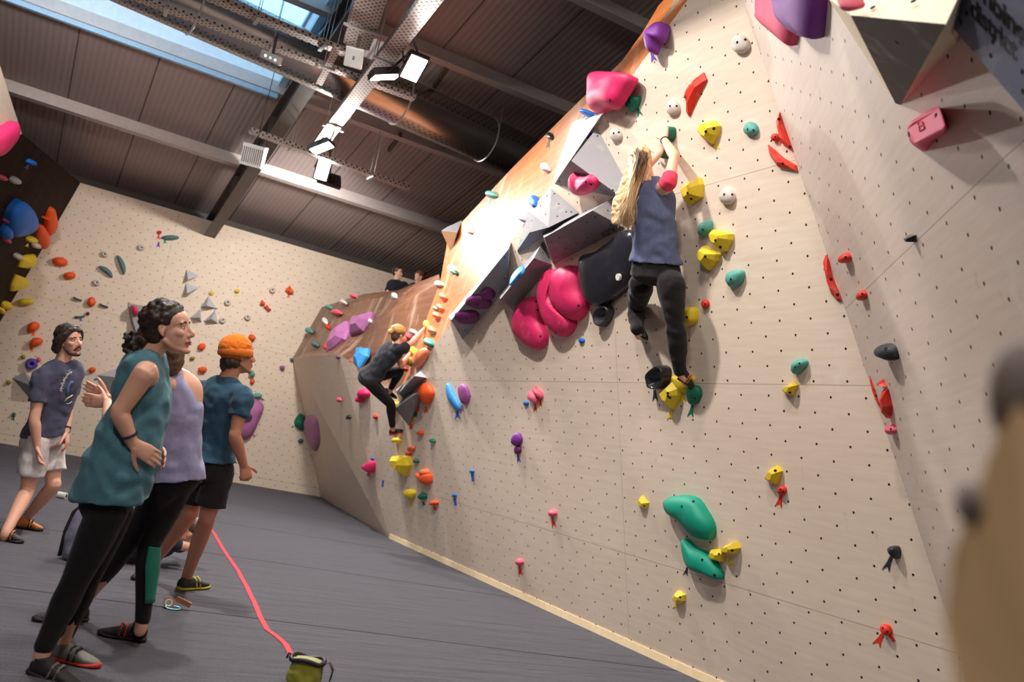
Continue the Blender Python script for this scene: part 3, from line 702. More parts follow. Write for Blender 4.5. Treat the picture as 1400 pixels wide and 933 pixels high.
def tape(col, label, pl, x0, y0, x1, y1, w=5, vee=True):
    """strip of route tape from (x0,y0) to (x1,y1), swallow-tailed at the end"""
    d = np.array([x1-x0, y1-y0], float); L = np.linalg.norm(d); d /= L; s = np.array([-d[1], d[0]]); a = np.array([x0, y0]); e = np.array([x1, y1])
    if vee: q = [a-s*w*.22, a+s*w*.22, a+d*L*.4+s*w*.3, e+s*w*.62, e-d*L*.32, e-s*w*.62, a+d*L*.4-s*w*.3]
    else: q = [a-s*w*.4, a+s*w*.4, e+s*w*.4, e-s*w*.4]
    n = pl[1]; f = [hit(p[0], p[1], pl)+n*.0035 for p in q]; bk = [p-n*.004 for p in f]; m = len(f)
    mt = plain('tape_'+col, RGB[col], .6, 0, .05)
    o = mesh_obj('route_tape', f+bk, [list(range(m)), list(range(2*m-1, m-1, -1))]+[[i, i+m, (i+1) % m+m, (i+1) % m] for i in range(m)], mt); fix_normals(o)
    return setp(o, label, 'tape')
# ---- main wall, around and right of the climber
H = hold
H('stone', 'beige egg-shaped hold highest on the main wall, near the corner', MAIN, shp('egg', 1012, 60, 11, 13), .06, bolts=[(1008, 58), (1019, 54)], chalk=.1)
H('stone', 'beige egg-shaped hold between the dark green hold and the red wedge', MAIN, shp('egg', 920, 147, 8, 11), .055, bolts=[(916, 145), (925, 145)], chalk=.1)
H('stone', 'beige egg-shaped hold just left above the blonde head', MAIN, shp('egg', 842, 184, 7, 10), .055, bolts=[(839, 182), (846, 181)], chalk=.1)
H('stone', 'beige egg-shaped hold right of the blonde climber\'s shoulder', MAIN, shp('egg', 994, 268, 9.5, 12), .055, bolts=[(990, 266), (1001, 266)], chalk=.1)
H('dkgreen', 'dark green hold near the top, below right of the big pink hold', MAIN, '857,138 862,131 872,131 873,139 866,152 858,150', .07, bolts=[(861, 140)])
tape('dkgreen', 'green tape beside the dark green top hold', MAIN, 871, 146, 876, 159, 6)
H('red', 'long red wedge hold at the top of the main wall', MAIN, '961,99 965,109 951,136 941,159 938,155 940,136 934,134 938,122 950,107', .05, 'facet', chalk=.5)
H('yellow', 'yellow angular hold above the raised hands, first of the row to the right', MAIN, '953,178 958,169 975,165 982,172 979,185 973,197 962,190', .085, 'facet', [(965, 180), (976, 176)])
tape('yellow', 'yellow tape under the topmost yellow hold', MAIN, 977, 193, 982, 206, 6)
H('teal', 'small round teal hold left of the red crescents at the top', MAIN, shp('egg', 1026, 176, 9, 9.5), .05, bolts=[(1022, 177), (1030, 178)])
H('dkgreen', 'green hold gripped by the blonde climber\'s upper hand', MAIN, '911,178 915,173 920,176 919,188 914,194 911,188', .09)
H('dkgreen', 'dark green hold gripped by the blonde climber\'s lower hand', MAIN, '904,205 910,203 912,213 907,217 903,212', .09)
H('red', 'red crescent hold on the main wall, upper of the two near the corner top', MAIN, '1065.5,153 1061,164 1065,182 1068,196 1086,209 1081,197 1071,172', .045, 'facet', [(1065, 163), (1080, 201)], chalk=.5)
H('red', 'small round red hold touching the upper red crescent', MAIN, shp('oval', 1060, 188, 5, 5.5), .04, bolts=[(1060, 187)])
H('red', 'red crescent hold lying flat, lower of the two near the corner top', MAIN, '1049,198 1052,212 1064,229 1089,234 1087,226 1070,216 1058,205', .045, 'facet', [(1070, 224)], chalk=.5)
H('yellow', 'yellow triangular hold beside the blonde climber\'s arm', MAIN, '931,259 938,251 955,243 958,252 957,269 942,281 936,277', .095, 'facet', [(940, 264), (945, 272)])
H('teal', 'teal round hold above the pair of yellow holds', MAIN, '955,314 958,306 969,301 972,308 970,318 961,323 956,321', .06, bolts=[(961, 314)])
H('yellow', 'yellow cup hold with a red tape corner, upper of the pair beside her hip', MAIN, '971,318 975,314 999,320 999,328 991,344 981,341 975,332', .09, 'facet', [(978, 329), (985, 338)], off=(-2, -4))
tape('red', 'small red tape corner on the edge of the upper yellow cup hold', MAIN, 990, 338, 995, 344, 6, False)
H('yellow', 'yellow cup hold, lower of the pair beside her hip', MAIN, '958,343 962,336 982,348 979,357 968,370 959,362 957,352', .09, 'facet', [(964, 351)], off=(-2, -5))
H('teal', 'teal round hold right below the pair of yellow cup holds', MAIN, '993,381 997,372 1012,369 1016,376 1011,388 1000,393 994,387', .065, bolts=[(999, 382)])
H('red', 'tiny red hold on the plywood seam right of her thigh', MAIN, shp('oval', 964, 416, 4.5, 6), .035, bolts=[(964, 416)])
H('yellow', 'yellow hold half hidden behind the blonde climber\'s knee', MAIN, '935,424 947,420 951,427 950,440 943,445 935,444', .075, bolts=[(939, 434)])
H('red', 'red blade hold on the main wall left of the corner, middle height', MAIN, '1128,349 1125,357 1131,386 1138,405 1145,412 1150,411 1145,398 1136,378 1131,353', .04, 'facet', [(1136, 382), (1145, 403)], chalk=.6)
H('red', 'red blade hold set right on the corner edge, middle height', MAIN, '1135,323 1134,330 1141,355 1148,378 1154,388 1156,384 1150,362 1142,338', .04, 'facet', [(1147, 370)], chalk=.6)
H('teal', 'teal hold alone on the lower right of the main wall', MAIN, '1083,503 1086,495 1095,491 1102,494 1100,502 1088,512 1084,509', .06, bolts=[(1087, 502), (1093, 497)])
H('yellow', 'small yellow wedge below the lone teal hold', MAIN, '1069,534 1077,527 1086,522 1089,527 1083,541 1077,540', .06, 'facet', [(1080, 537)])
H('black', 'shiny black jug beside the climbing shoe', MAIN, '891,512 902,501 908,500 914,506 913,520 906,532 894,531 891,522', .1, 'dish', chalk=.15, rough=.2)
tape('black', 'black tape below the shiny black jug', MAIN, 895, 533, 896, 549, 6)
H('yellow', 'big yellow square hold just left under the climbing shoe', MAIN, '902,539 911,530 921,521 929,531 929,541 919,560 910,555', .1, 'facet', [(913, 538), (916, 544), (913, 542)])
tape('yellow', 'yellow tape below the big yellow square hold', MAIN, 918, 560, 916, 575, 7)
H('yellow', 'yellow hold mostly hidden behind the climbing shoe', MAIN, '919,516 925,514 944,514 947,522 938,536 926,534', .06)
tape('yellow', 'yellow tape hanging behind the climbing shoe', MAIN, 935, 537, 933, 552, 6)
H('dkgreen', 'dark green round hold under the toe of the climbing shoe', MAIN, '940,534 945,527 954,529 957,540 951,552 943,552', .07, bolts=[(950, 545)])
tape('dkgreen', 'green tape below the hold under her toe', MAIN, 947, 553, 944, 571, 7)
H('red', 'lower red blade hold on the main wall at the corner edge', MAIN, '1189,501 1188,508 1194,533 1204,558 1211,572 1212,564 1205,545 1196,518', .045, 'facet', [(1199, 541)], chalk=.4)
H('yellow', 'yellow block hold low on the right of the main wall, above a red button', MAIN, '1046,655 1055,640 1061,637 1067,645 1062,662 1056,663', .07, 'facet', [(1060, 644)])
H('red', 'small round red button hold with a forked tape, under the yellow block', MAIN, shp('oval', 1069, 671, 5, 6.5), .04, bolts=[(1067, 669), (1071, 673)])
tape('red', 'forked red tape below the small round red button', MAIN, 1069, 676, 1064, 694, 8)
H('green', 'big green banana-shaped hold, upper of the two large green ones', MAIN, '908,691 909,684 919,679 935,678 951,683 962,699 971,715 973,730 969,739 955,737 945,731 930,713 914,702', .13, bolts=[(932, 693), (948, 686)], off=(4, -6), a=2.6, chalk=.12)
H('green', 'big green leaf-shaped ledge hold, lower of the two large green ones', MAIN, '935,737 933,748 938,768 950,781 967,787 984,793 984,783 975,767 962,755 948,748', .1, bolts=[(960, 766), (977, 787)], off=(2, 5), a=2.8, chalk=.12)
tape('black', 'dark tape at the lower left of the green ledge hold', MAIN, 940, 776, 937, 787, 5)
H('yellow', 'small yellow block hold touching the green ledge hold', MAIN, '970,757 973,751 983,752 989,758 987,769 975,767', .07, 'facet', [(983, 758)])
H('yellow', 'small yellow claw hold right of the green ledge hold', MAIN, '985,753 992,746 1005,741 1009,750 1005,758 995,758', .08, 'facet', [(1001, 753)])
tape('yellow', 'yellow tape under the small yellow claw hold', MAIN, 996, 761, 1001, 776, 7)
H('yellow', 'lowest yellow block hold on the main wall', MAIN, '920,816 926,808 935,814 935,822 930,826 921,822', .06, 'facet', [(930, 817)])
tape('yellow', 'yellow tape under the lowest yellow block hold', MAIN, 926, 824, 923, 833, 6)
H('black', 'small black hold low on the right, above a forked black tape', MAIN, '1215,751 1218,747 1226,748 1229,755 1227,765 1220,760', .06, bolts=[(1219, 753)], rough=.3, chalk=.15)
tape('black', 'forked black tape low on the right of the main wall', MAIN, 1219, 761, 1211, 781, 9)
H('red', 'red oval hold lowest on the right, above a forked red tape', MAIN, '1204,857 1208,854 1215,857 1218,865 1214,870 1207,865', .045, bolts=[(1207, 859), (1213, 864)])
tape('red', 'forked red tape lowest on the right of the main wall', MAIN, 1207, 867, 1198, 883, 10)
tape('red', 'short red tape end right of the lowest red oval hold', MAIN, 1217, 869, 1223, 877, 5, False)
H('yellow', 'small yellow wedge alone, left above the green banana hold', MAIN, '872,687 877,678 885,688 883,696 876,693', .05, 'facet', [(881, 692)])
H('rose', 'small pink heart hold left of the yellow wedge, third row from the floor', MAIN, shp('blob', 755, 702, 4.5, 4.5), .05)
tape('red', 'red tape under the pink heart hold', MAIN, 755, 706, 758, 722, 5)
H('rose', 'small pink heart hold lowest, just above the mat edge', MAIN, shp('blob', 710, 769, 4, 4.5), .05)
tape('red', 'red tape under the lowest pink heart hold', MAIN, 710, 773, 712, 788, 5)
H('purple', 'small purple hold in the middle of the main wall', MAIN, '701,603 703,593 709,593 712,602 708,610 702,609', .07)
H('plum', 'tiny dark purple hold right under the small purple one', MAIN, '704,612 710,611 711,618 706,621', .05)
tape('violet', 'violet tape under the tiny dark purple hold', MAIN, 708, 621, 710, 633, 4)
H('rose', 'left one of two chalky pink holds in the middle of the wall', MAIN, '724,535 723,541 727,549 733,552 734,544 729,537', .06, chalk=.7)
H('rose', 'right one of two chalky pink holds in the middle of the wall', MAIN, '731,528 734,532 740,538 740,545 734,541 730,533', .06, chalk=.7)
tape('red', 'red tape under the left chalky pink hold', MAIN, 732, 552, 732, 564, 4)
tape('red', 'red tape under the right chalky pink hold', MAIN, 739, 546, 739, 557, 4)
H('blue', 'tiny blue button left of the two chalky pink holds', MAIN, shp('oval', 719, 552, 3, 3), .03)
H('blue', 'tiny blue button below the curved pink hold', MAIN, shp('oval', 795, 466, 3.5, 3.5), .03)
o = H('black', 'huge glossy black dish hold behind the blonde climber', MAIN, '792,364 794,352 801,347 817,343 835,329 852,316 861,314 868,322 870,350 866,376 860,389 847,401 832,413 817,420 805,414 796,399 792,379', .17, 'dome', chalk=.06, rough=.22, a=3.2, b=1.4, off=(-6, -2))
o2 = disc(hit(847, 379, (MAIN[0]+MAIN[1]*.13, MAIN[1])), MAIN[1], .028, 'bolt_washer', M_white, None, 14, .02); o2.parent = o
H('black', 'small grey-black jug below the glossy black dish', MAIN, '816,432 821,423 832,418 837,424 834,437 826,447 819,443', .08, 'dish', rough=.3, chalk=.3)
H('pink', 'left one of the three big pink blobs, bean-shaped with chalk on its edge', MAIN, '702,440 706,424 715,411 727,406 736,408 738,419 737,437 743,453 744,466 738,476 728,478 714,466 705,455', .15, bolts=[(733, 413), (735, 424), (739, 460)], a=2.6, chalk=.45)
H('pink', 'middle one of the three big pink blobs, the long curved chalky one', MAIN, '738,402 741,385 746,373 755,368 762,373 758,390 762,410 772,425 781,437 781,448 774,458 766,461 755,452 746,436', .17, bolts=[(760, 455)], a=2.6, chalk=.7)
H('pink', 'right one of the three big pink blobs, an upright smooth oval', MAIN, '757,400 759,383 766,368 777,363 788,366 792,378 793,395 797,412 796,425 788,437 780,437 768,425 759,413', .2, bolts=[(782, 366), (791, 418)], a=2.6, chalk=.2)
H('orange', 'orange drop-shaped hold right of the kite volume', MAIN, '571,536 574,528 582,524 590,533 590,543 583,554 575,546', .1, chalk=.2)
tape('orange', 'orange tape under the orange drop-shaped hold', MAIN, 582, 556, 583, 565, 5)
H('sky', 'slim blue hold shaped like a feather, left of the purple one', MAIN, '610,528 613,525 620,538 628,555 627,562 620,557 612,543', .06, chalk=.6)
tape('blue', 'blue tape under the slim blue feather hold', MAIN, 625, 562, 626, 573, 6)
H('lilac', 'purple shield-shaped hold right of the slim blue one', MAIN, '627,530 632,525 638,530 641,543 637,553 631,550 628,541', .06, chalk=.4)
tape('mauve', 'mauve tape under the purple shield-shaped hold', MAIN, 631, 554, 633, 564, 5)
H('yellow', 'large yellow wedge under the dangling foot of the crouching climber', MAIN, '536,624 545,623 557,624 558,637 553,651 545,645 538,634', .16, 'facet', chalk=.1)
H('orange', 'orange hook hold with a rounded top, above the mats', MAIN, '569,647 577,649 586,648 588,653 587,661 580,663 574,656', .1, chalk=.15)
H('peach', 'pale orange round hold joined to the hook hold from behind', MAIN, shp('oval', 580, 646, 4, 5), .09)
H('orange', 'small orange cone hold, upper of the line below the kite volume', MAIN, '570,592 573,590 577,589 577,595 573,595', .06)
H('orange', 'small orange hold, middle of the line below the kite volume', MAIN, '558,613 562,611 566,612 565,617 560,617', .06)
H('red', 'tiny red hold with tape, right above the large yellow wedge', MAIN, shp('blob', 558, 621, 2.6, 3), .04)
tape('red', 'red tape next to the large yellow wedge', MAIN, 559, 625, 560, 633, 4)
H('dkgreen', 'small dark green hold, upper one right of the crouching climber', MAIN, shp('blob', 591, 603, 3.2, 2.6, 20), .05)
H('dkgreen', 'small dark green hold beside the tip of the large yellow wedge', MAIN, shp('blob', 569, 631, 3, 2.8, 20), .05)
H('yellow', 'small yellow drop hold low above the mats', MAIN, '553,673 558,669 566,672 565,680 561,683 556,681', .08)
tape('yellow', 'yellow tape under the small yellow drop hold', MAIN, 562, 684, 563, 692, 4)
H('dkgreen', 'dark green hold low above the mats, right of the yellow drop', MAIN, shp('chunk', 577, 679, 5, 4.5, 20), .07)
tape('dkgreen', 'green tape under the low dark green hold', MAIN, 579, 686, 580, 692, 4)
H('orange', 'orange block hold lowest above the mats', MAIN, shp('chunk', 593, 688, 4.6, 3.4), .07)
tape('red', 'red tape under the lowest orange block hold', MAIN, 594, 692, 595, 699, 4)
for (x, y, l) in ((645, 645, 'upper'), (621, 678, 'lower')):
    H('blue', 'tiny blue button, %s of two with hanging blue tape' % l, MAIN, shp('oval', x, y, 2.8, 2.2), .03)
    tape('blue', 'blue tape hanging from the %s tiny blue button' % l, MAIN, x+1, y+3, x+2, y+13, 4, False)
for (c, x, y, l) in (('orange', 572, 559, 'orange tape patch, top of the row beside the kite volume'), ('dkgreen', 569, 566, 'green tape patch in the row beside the kite volume'), ('yellow', 566, 574, 'yellow tape patch in the row beside the kite volume'), ('red', 563, 583, 'red tape patch, bottom of the row beside the kite volume')):
    tape(c, l, MAIN, x, y-3, x-1, y+4, 5, False)
# the pieces under and around the crouching climber
H('pink', 'pink cone hold left of the large yellow wedge', MAIN, '497,638 503,633 509,631 509,646 503,645', .13)
tape('red', 'red tape under the pink cone hold', MAIN, 504, 647, 503, 652, 4)
H('blue', 'tiny blue hold right above the pink cone hold', MAIN, shp('oval', 509, 628, 2, 2), .03)
tape('blue', 'blue tape strip right below the pink cone hold', MAIN, 524, 657, 523, 666, 3, False)
H('pink', 'larger pink hold under the seat of the crouching climber', MAIN, shp('egg', 497, 538, 5.5, 7), .12)
H('pink', 'smaller pink hold under the seat of the crouching climber', MAIN, shp('egg', 492, 546, 4, 5), .1)
H('yellow', 'yellow hold behind the shin of the crouching climber', MAIN, shp('egg', 539, 556, 4, 7), .1)
H('yellow', 'yellow foothold under the shoe of the crouching climber', MAIN, shp('egg', 542, 602, 4, 4), .1)
H('red', 'red hold between the back wall corner and the crouching climber', LOWL, shp('blob', 430, 552, 3, 4), .06)
H('rose', 'tiny rose hold high on the low facet', MAIN, shp('blob', 463, 547, 2.4, 3.4), .05)
H('black', 'tiny black and white hold in the middle of the low facet', MAIN, shp('blob', 476, 571, 2.4, 3.4, 30), .05)
H('red', 'tiny red hold right of the black and white one', MAIN, shp('blob', 513, 570, 2, 3.4), .05)
H('red', 'tiny red hold at mid height of the low facet', LOWL, shp('blob', 456, 604, 2.2, 2.4), .05)
H('red', 'red peg hold lowest on the low facet', LOWL, shp('blob', 451, 626, 2.2, 4), .05)
tape('red', 'red tape under the red peg hold', LOWL, 452, 631, 452, 637, 3, False)
H('rose', 'tiny rose hold right of the tall mauve hold', LOWL, shp('blob', 438, 578, 1.8, 3), .05)
H('mauve', 'tall mauve hold standing on the corner edge of the low facet', LOWL, '418,575 422,569 430,567 437,571 440,582 441,598 439,608 432,617 428,613 420,594', .16, a=2.8, chalk=.1)
H('dkgreen', 'green shell hold beside the tall mauve hold', BACK, '403,577 407,569 412,566 417,571 417,583 413,589 405,584', .14)
H('dkgreen', 'small green hold below the green shell hold', BACK, shp('egg', 411, 603, 3.4, 2.6, -20), .08)
tape('dkgreen', 'green tape left of the green shell hold', BACK, 402, 583, 398, 585, 3)
# ---- steep right panel
H('pink', 'dark pink wedge hold cut by the top of the frame', RP, '1040,-40 1037,12 1039,24 1078,60 1084,58 1088,30 1080,-40', .1, chalk=.1, a=3)
H('purple', 'dark purple wedge hold cut by the top of the frame', RP, '1066,-40 1067,4 1075,20 1100,48 1114,51 1120,45 1121,-40', .14, chalk=.08, a=3)
def box_hold():
    q = [(1241, 185, .1), (1240, 172, .1), (1247, 164, .11), (1284, 143, .13), (1295, 176, .17), (1250, 197, .15), (1267, 212, .0), (1243, 196, .0), (1246, 168, .0), (1287, 147, .0), (1297, 180, .0)]
    vs = [vpt(k, RP) for k in q]; fs = [(0, 1, 2, 3, 4, 5), (5, 4, 10, 6), (5, 6, 7, 0), (0, 7, 8, 1), (1, 8, 2), (2, 8, 9, 3), (3, 9, 10, 4)]
    o = mesh_obj('climbing_hold', vs, fs, hold_mat('pink_90', RGB['pink'], .55, .95)); fix_normals(o); m = o.modifiers.new('b', 'BEVEL'); m.width = .014; m.segments = 3
    setp(o, 'pink chalky box hold on the steep right panel', 'climbing hold')
    for (x, y, h_) in ((1243, 184, .11), (1280, 159, .14)):
        d = disc(hit(x, y, (RP[0]+RP[1]*h_, RP[1])), RP[1], .011, 'bolt_hole', M_hole, None); d.parent = o
    bv = BVHTree.FromPolygons([V(v) for v in vs], [list(f) for f in fs]); em = MB()
    def sf(x, y):
        h_, n_, _, _ = bv.ray_cast(V(CAM), V(ray(x, y)).normalized()); return np.array(h_)-_n(ray(x, y))*.002
    em.tube([sf(1258+3.6*math.cos(k), 169.5+3.0*math.sin(k)) for k in np.linspace(0, 2*PI, 15)], .0026, 6)
    em.tube([sf(1256, 173), sf(1257, 180), sf(1262, 177)], .0026, 6); em.tube([sf(1262, 170), sf(1264, 176)], .0026, 6)
    e = em.build('moulded_emblem', plain('emblem_red', (214, 40, 84), .5), None, True); e.parent = o
box_hold()
o = H('rose', 'pink hold resting on top of the very large pale volume', (vpt((1163, 21, .42), RP), RP[1]), '1152,-12 1160,-12 1171,6 1171,12 1166,15 1162,12', .06, 'dome')
H('black', 'small black wedge hold in the middle of the steep panel', RP, '1244,321 1253,321 1253,331 1249,330', .06, 'facet')
H('red', 'small round red hold on the steep panel, right of the middle blades', RP, shp('egg', 1156, 353, 5, 7), .06, bolts=[(1156, 352)])
H('red', 'small red ring hold on the steep panel near the corner', RP, shp('egg', 1179, 404, 4.5, 7), .05, bolts=[(1179, 402)])
H('black', 'grey-black hold on the steep panel above the lower red blades', RP, '1202,477 1204,472 1212,471 1219,474 1223,484 1223,493 1214,490 1205,484', .09, bolts=[(1211, 477)], chalk=.5)
tape('black', 'black tape under the grey-black hold on the steep panel', RP, 1221, 494, 1224, 518, 7)
H('red', 'red blade hold on the steep panel right of the corner, lower height', RP, '1207,533 1212,533 1217,555 1216,569 1213,573 1210,560', .05, 'facet', chalk=.3)
H('red', 'tiny red fin hold above the lower red blade on the steep panel', RP, '1203,525 1206,519 1208,524 1211,529 1205,528', .04, 'facet')
tape('red', 'red tape beside the lower red blade on the steep panel', RP, 1217, 554, 1228, 572, 7)
H('rose', 'small pale red ring hold below the lower red blades', RP, shp('egg', 1218, 588, 4, 7, -20), .05, bolts=[(1218, 587)])
# ---- holds on the volumes
_g = pl3(vpt((617, 438, .24), MAIN), vpt((695, 341, .24), MAIN), vpt((633, 465), MAIN))
H('plum', 'upper purple hold on the lowest grey wedge volume', _g, '657,402 662,396 670,396 677,403 675,408 668,409 661,407', .06, rough=.25)
H('plum', 'middle purple hold on the lowest grey wedge volume, the widest', _g, '636,414 645,407 659,405 670,412 671,419 660,422 648,421', .07, bolts=[(653, 416)], rough=.25)
H('plum', 'bottom purple hold on the lowest grey wedge volume', _g, '621,433 630,428 648,427 655,433 653,440 640,443 628,441', .07, bolts=[(637, 436)], rough=.25)
_g = pl3(vpt((781, 220, .3), MAIN), vpt((758, 252), MAIN), vpt((842, 264, .12), MAIN))
H('pink', 'pink curved hold under the big grey pyramid volume', _g, '778,245 780,240 786,244 796,245 804,243 813,250 815,258 807,264 796,265 785,260 779,252', .11, bolts=[(801, 249), (808, 252), (790, 261)], off=(0, 3))
_g = pl3(vpt((684, 409, .26), MAIN), vpt((742, 330), MAIN), vpt((730, 353, .26), MAIN))
H('sky', 'blue curved hold lying on the long narrow box volume', _g, '697,390 701,378 709,367 715,364 714,370 706,380', .05)
H('pink', 'pink hold on the grey volume behind the dark-haired woman', BACK, shp('oval', 184, 425, 4.5, 8, -25), .33)
# ---- orange slab and brown facet
def pxr(pl, c, x, y, w, h, lab, col, shape='egg', hh=.08, rot=0, **k): return H(col, lab, pl, shp(shape, x, y, w, h, rot), hh, **k)
_t = OR
H('pink', 'very big pink hold at the top of the arete against the roof', OR, '810,150 809,126 814,106 823,99 836,100 853,101 862,104 850,125 838,143 826,146 816,152', .2, bolts=[(834, 137)], a=3, chalk=.15)
tape('red', 'red tape right below the very big pink hold', MAIN, 840, 139, 845, 150, 7)
H('purple', 'purple two-part hold highest on the arete', OR, '887,70 889,54 895,40 905,31 908,34 903,52 897,58 892,70', .14, chalk=.2)
tape('violet', 'violet forked tape below the purple two-part hold', MAIN, 891, 72, 895, 85, 7)
for (x, y, w, h, lab, col, hh) in (
        (672, 266, 6, 4.5, 'teal hold near the top edge of the orange slab', 'teal', .1), (642, 314, 3.6, 6, 'white hold on the orange slab beside the birch triangle', 'white', .08),
        (618, 368, 3, 5.5, 'white hold on the orange slab below the birch triangle', 'white', .08), (623, 373, 2.4, 3, 'tiny dark green hold next to a white one on the orange slab', 'dkgreen', .06),
        (715, 297, 4.5, 7, 'white hold on the arete left of the grey pyramid volume', 'white', .08), (731, 276, 4, 9, 'blue hold on the arete above the grey pyramid volume', 'blue', .08),
        (746, 229, 4, 6, 'white hold with two bolts on the upper orange slab', 'white', .08), (752, 186, 3, 5, 'small black hold on the upper orange slab', 'black', .06),
        (804, 155, 6, 4, 'blue hold on the upper edge of the flat white volume', 'blue', .12), (606, 405, 4, 5, 'topmost pale orange hold of the column on the orange slab', 'peach', .08),
        (602, 420, 3.5, 4.5, 'second pale orange hold from the top of the column on the orange slab', 'peach', .08), (597, 431, 4, 4.5, 'third pale orange hold from the top of the column on the orange slab', 'peach', .08),
        (590, 451, 4.5, 5, 'lowest pale orange hold of the column, level with the gripping hand', 'peach', .08), (596, 422, 2.5, 3, 'small teal hold between the pale orange holds of the column', 'teal', .06),
        (586, 468, 4.5, 6, 'teal round hold just above the large pale orange slab hold', 'teal', .1), (600, 388, 4.5, 4, 'white hold at the top of the crease between slab and brown facet', 'white', .07)):
    H(col, lab, OR, shp('egg', x, y, w, h), hh)
H('peach', 'large flat pale orange hold along the foot of the arete', OR, '566,494 570,486 581,476 585,478 579,490 569,502', .1, chalk=.4)
tape('green', 'green tape hanging from the teal hold on the orange slab', OR, 670, 272, 669, 282, 5)
tape('black', 'black tape hanging from the small black hold on the orange slab', OR, 751, 191, 749, 203, 4)
tape('blue', 'blue tape hanging from the blue hold on the white volume', OR, 799, 158, 794, 174, 5)
tape('purple', 'purple tape on the dark joint of the arete', MAIN, 809, 180, 803, 190, 5, False)
H('yellow', 'yellow hold gripped by the crouching climber\'s upper hand', BRF, shp('egg', 585, 445, 4, 6), .1)
H('yellow', 'yellow hold gripped by the crouching climber\'s lower hand', BRF, shp('egg', 565, 480, 3.4, 6), .1)
H('olive', 'olive hold below the crouching climber\'s lower hand', BRF, '554,489 563,488 565,492 560,499 556,498', .1)
H('red', 'small red hold above the knee of the crouching climber', BRF, shp('chunk', 552, 504, 4, 3, 10), .08)
H('mauve', 'left one of two mauve diamond-shaped holds on the brown facet', BRF, '446,484 451,464 461,446 473,438 476,452 471,464 458,476', .16, 'facet', chalk=.4, off=(-2, 2))
H('mauve', 'right one of two mauve diamond-shaped holds on the brown facet', BRF, '478,458 480,444 486,432 498,431 508,426 506,437 495,452', .16, 'facet', chalk=.4, off=(-2, 2))
H('sky', 'blue folded hold left of the crouching climber', BRF, '483,497 490,482 488,476 494,474 497,477 503,476 501,487 496,494 490,503', .12, 'facet')
for (x, y, w, h, lab, col) in ((505, 438, 3.4, 4.5, 'white hold touching the right mauve diamond', 'white'), (540, 405, 4, 4.5, 'white hold on the crease near the two people on top', 'white'),
        (469, 413, 3.6, 3.4, 'beige hold near the top edge of the brown facet', 'stone'), (444, 439, 2.4, 4.4, 'white hold near the left edge of the brown facet', 'white'),
        (449, 420, 3.8, 2.8, 'teal hold on the upper left edge of the brown facet', 'teal'), (422, 452, 4.2, 3.8, 'teal hold on the lower left edge of the brown facet', 'teal'),
        (430, 471, 4, 3.4, 'grey-teal hold inside the brown facet', 'dteal'), (459, 427, 7, 3.6, 'chalky red hold on the brown facet', 'rose'), (483, 405, 4, 2.6, 'red hold on the top edge of the brown facet', 'rose'),
        (448, 447, 2.2, 3, 'tiny red hold left above the left mauve diamond', 'red'), (445, 475, 2.2, 3, 'tiny red hold left below the left mauve diamond', 'red'), (482, 496, 2, 2.2, 'tiny red hold beside the blue folded hold', 'red'),
        (556, 459, 3.4, 4, 'rose hold in front of the crouching climber\'s face', 'rose'), (565, 454, 3, 3.4, 'small white hold between the climber\'s face and hand', 'white')):
    H(col, lab, BRF, shp('egg', x, y, w, h), .08)
H('plum', 'tiny dark red hold just below the brown facet', MAIN, shp('oval', 462, 489, 2, 2), .05)
